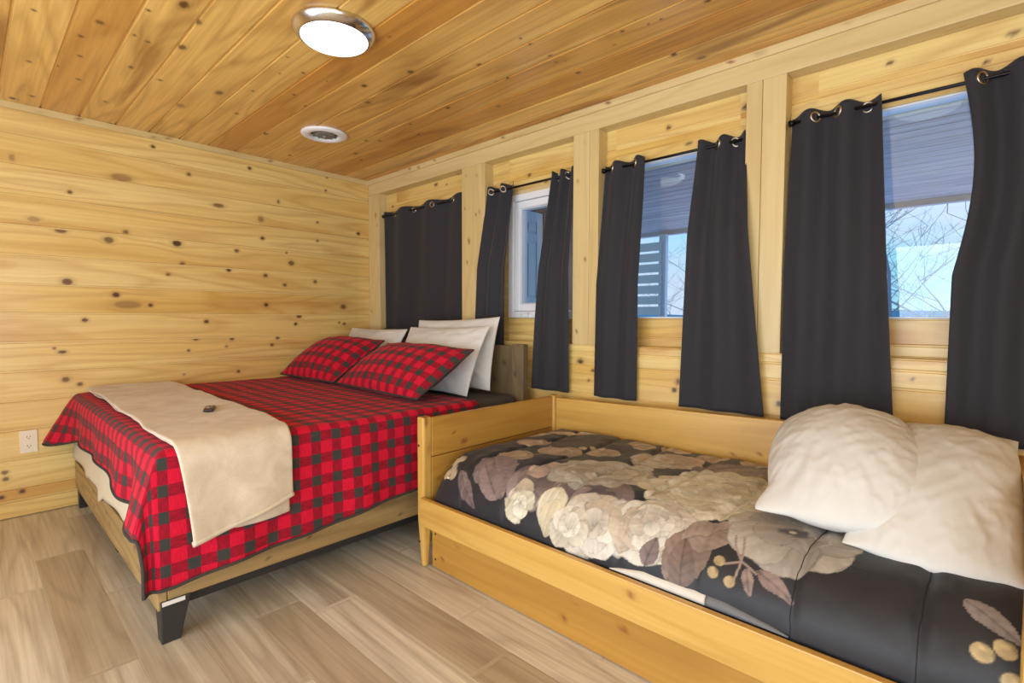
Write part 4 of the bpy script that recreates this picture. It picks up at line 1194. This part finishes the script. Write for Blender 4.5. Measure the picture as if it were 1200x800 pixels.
# ------------------------------------------------------------------ fill lights behind the camera, with an added door and window frame
def fill_light(name, loc, rot, sx, sy, power, col):
    l = bpy.data.lights.new(name, 'AREA'); l.shape = 'RECTANGLE'; l.size = sx; l.size_y = sy
    l.energy = power; l.color = col
    o = bpy.data.objects.new(name, l); o.location = loc; o.rotation_euler = rot; COL.objects.link(o)
    return o
e = struct(empty('added_fill_door', (2.6, YF, 0)))  # added door frame out of view, put in to carry the fill light
mb = MB()
for k in range(4): frame_mb(mb, .5+1.05*k, 1.53+1.05*k, .02, 2.2, .07, YF+.004, YF+.05)
mb.build('added_door_frame', M['vinyl'], e)
fill_light('fill_front', (3.2, YF+.60, 1.15), (PI/2+.55, 0, 0), 3.4, 2.1, 128, (.72, .86, 1.0))  # added area fill, tilted up to brighten walls and ceiling
e = struct(empty('window_5', (XR, -3.2, .8)))  # added window out of view, only a frame for the side fill
mb = MB()
for k in range(2):
    y0 = -4.3+1.1*k
    for (a, b, c, d_) in ((y0, y0+.07, .6, 2.2), (y0+1.0, y0+1.07, .6, 2.2), (y0+.07, y0+1.0, .6, .67), (y0+.07, y0+1.0, 2.13, 2.2)): mb.box((XR-.05, a, c), (XR-.004, b, d_))
mb.build('window_frame', M['vinyl'], e)
fill_light('fill_right', (XR-.06, -3.2, 1.4), (PI/2+.3, 0, PI/2), 2.1, 1.6, 84, (.72, .86, 1.0))  # added side fill for the left wall and ceiling

# ------------------------------------------------------------------ camera
yaw, pitch, roll, f = 2.31911361, -.0466934, .00224355, 595.677
F_ = Vector((math.cos(yaw)*math.cos(pitch), math.sin(yaw)*math.cos(pitch), math.sin(pitch)))
r0 = Vector((math.sin(yaw), -math.cos(yaw), 0)); u0 = r0.cross(F_)
r_ = r0*math.cos(roll)+u0*math.sin(roll); u_ = -r0*math.sin(roll)+u0*math.cos(roll)
cam = bpy.data.cameras.new('camera'); co = bpy.data.objects.new('camera', cam); COL.objects.link(co)
cam.sensor_width = 36; cam.lens = f*36/1200; cam.clip_start = .02; cam.clip_end = 1000
mtx = Matrix((r_, u_, -F_)).transposed().to_4x4(); mtx.translation = (4.20427742, -2.57556462, 1.2)
co.matrix_world = mtx
sc.camera = co

vs = sc.view_settings
sc.display_settings.display_device = 'sRGB'
vs.view_transform = 'Standard'; vs.look = 'None'; vs.gamma = 1; vs.use_curve_mapping = False
vs.exposure = 0.07
sc.cycles.use_denoising = True
sc.cycles.max_bounces = 10; sc.cycles.diffuse_bounces = 6; sc.cycles.transparent_max_bounces = 12
sc.cycles.sample_clamp_indirect = 6
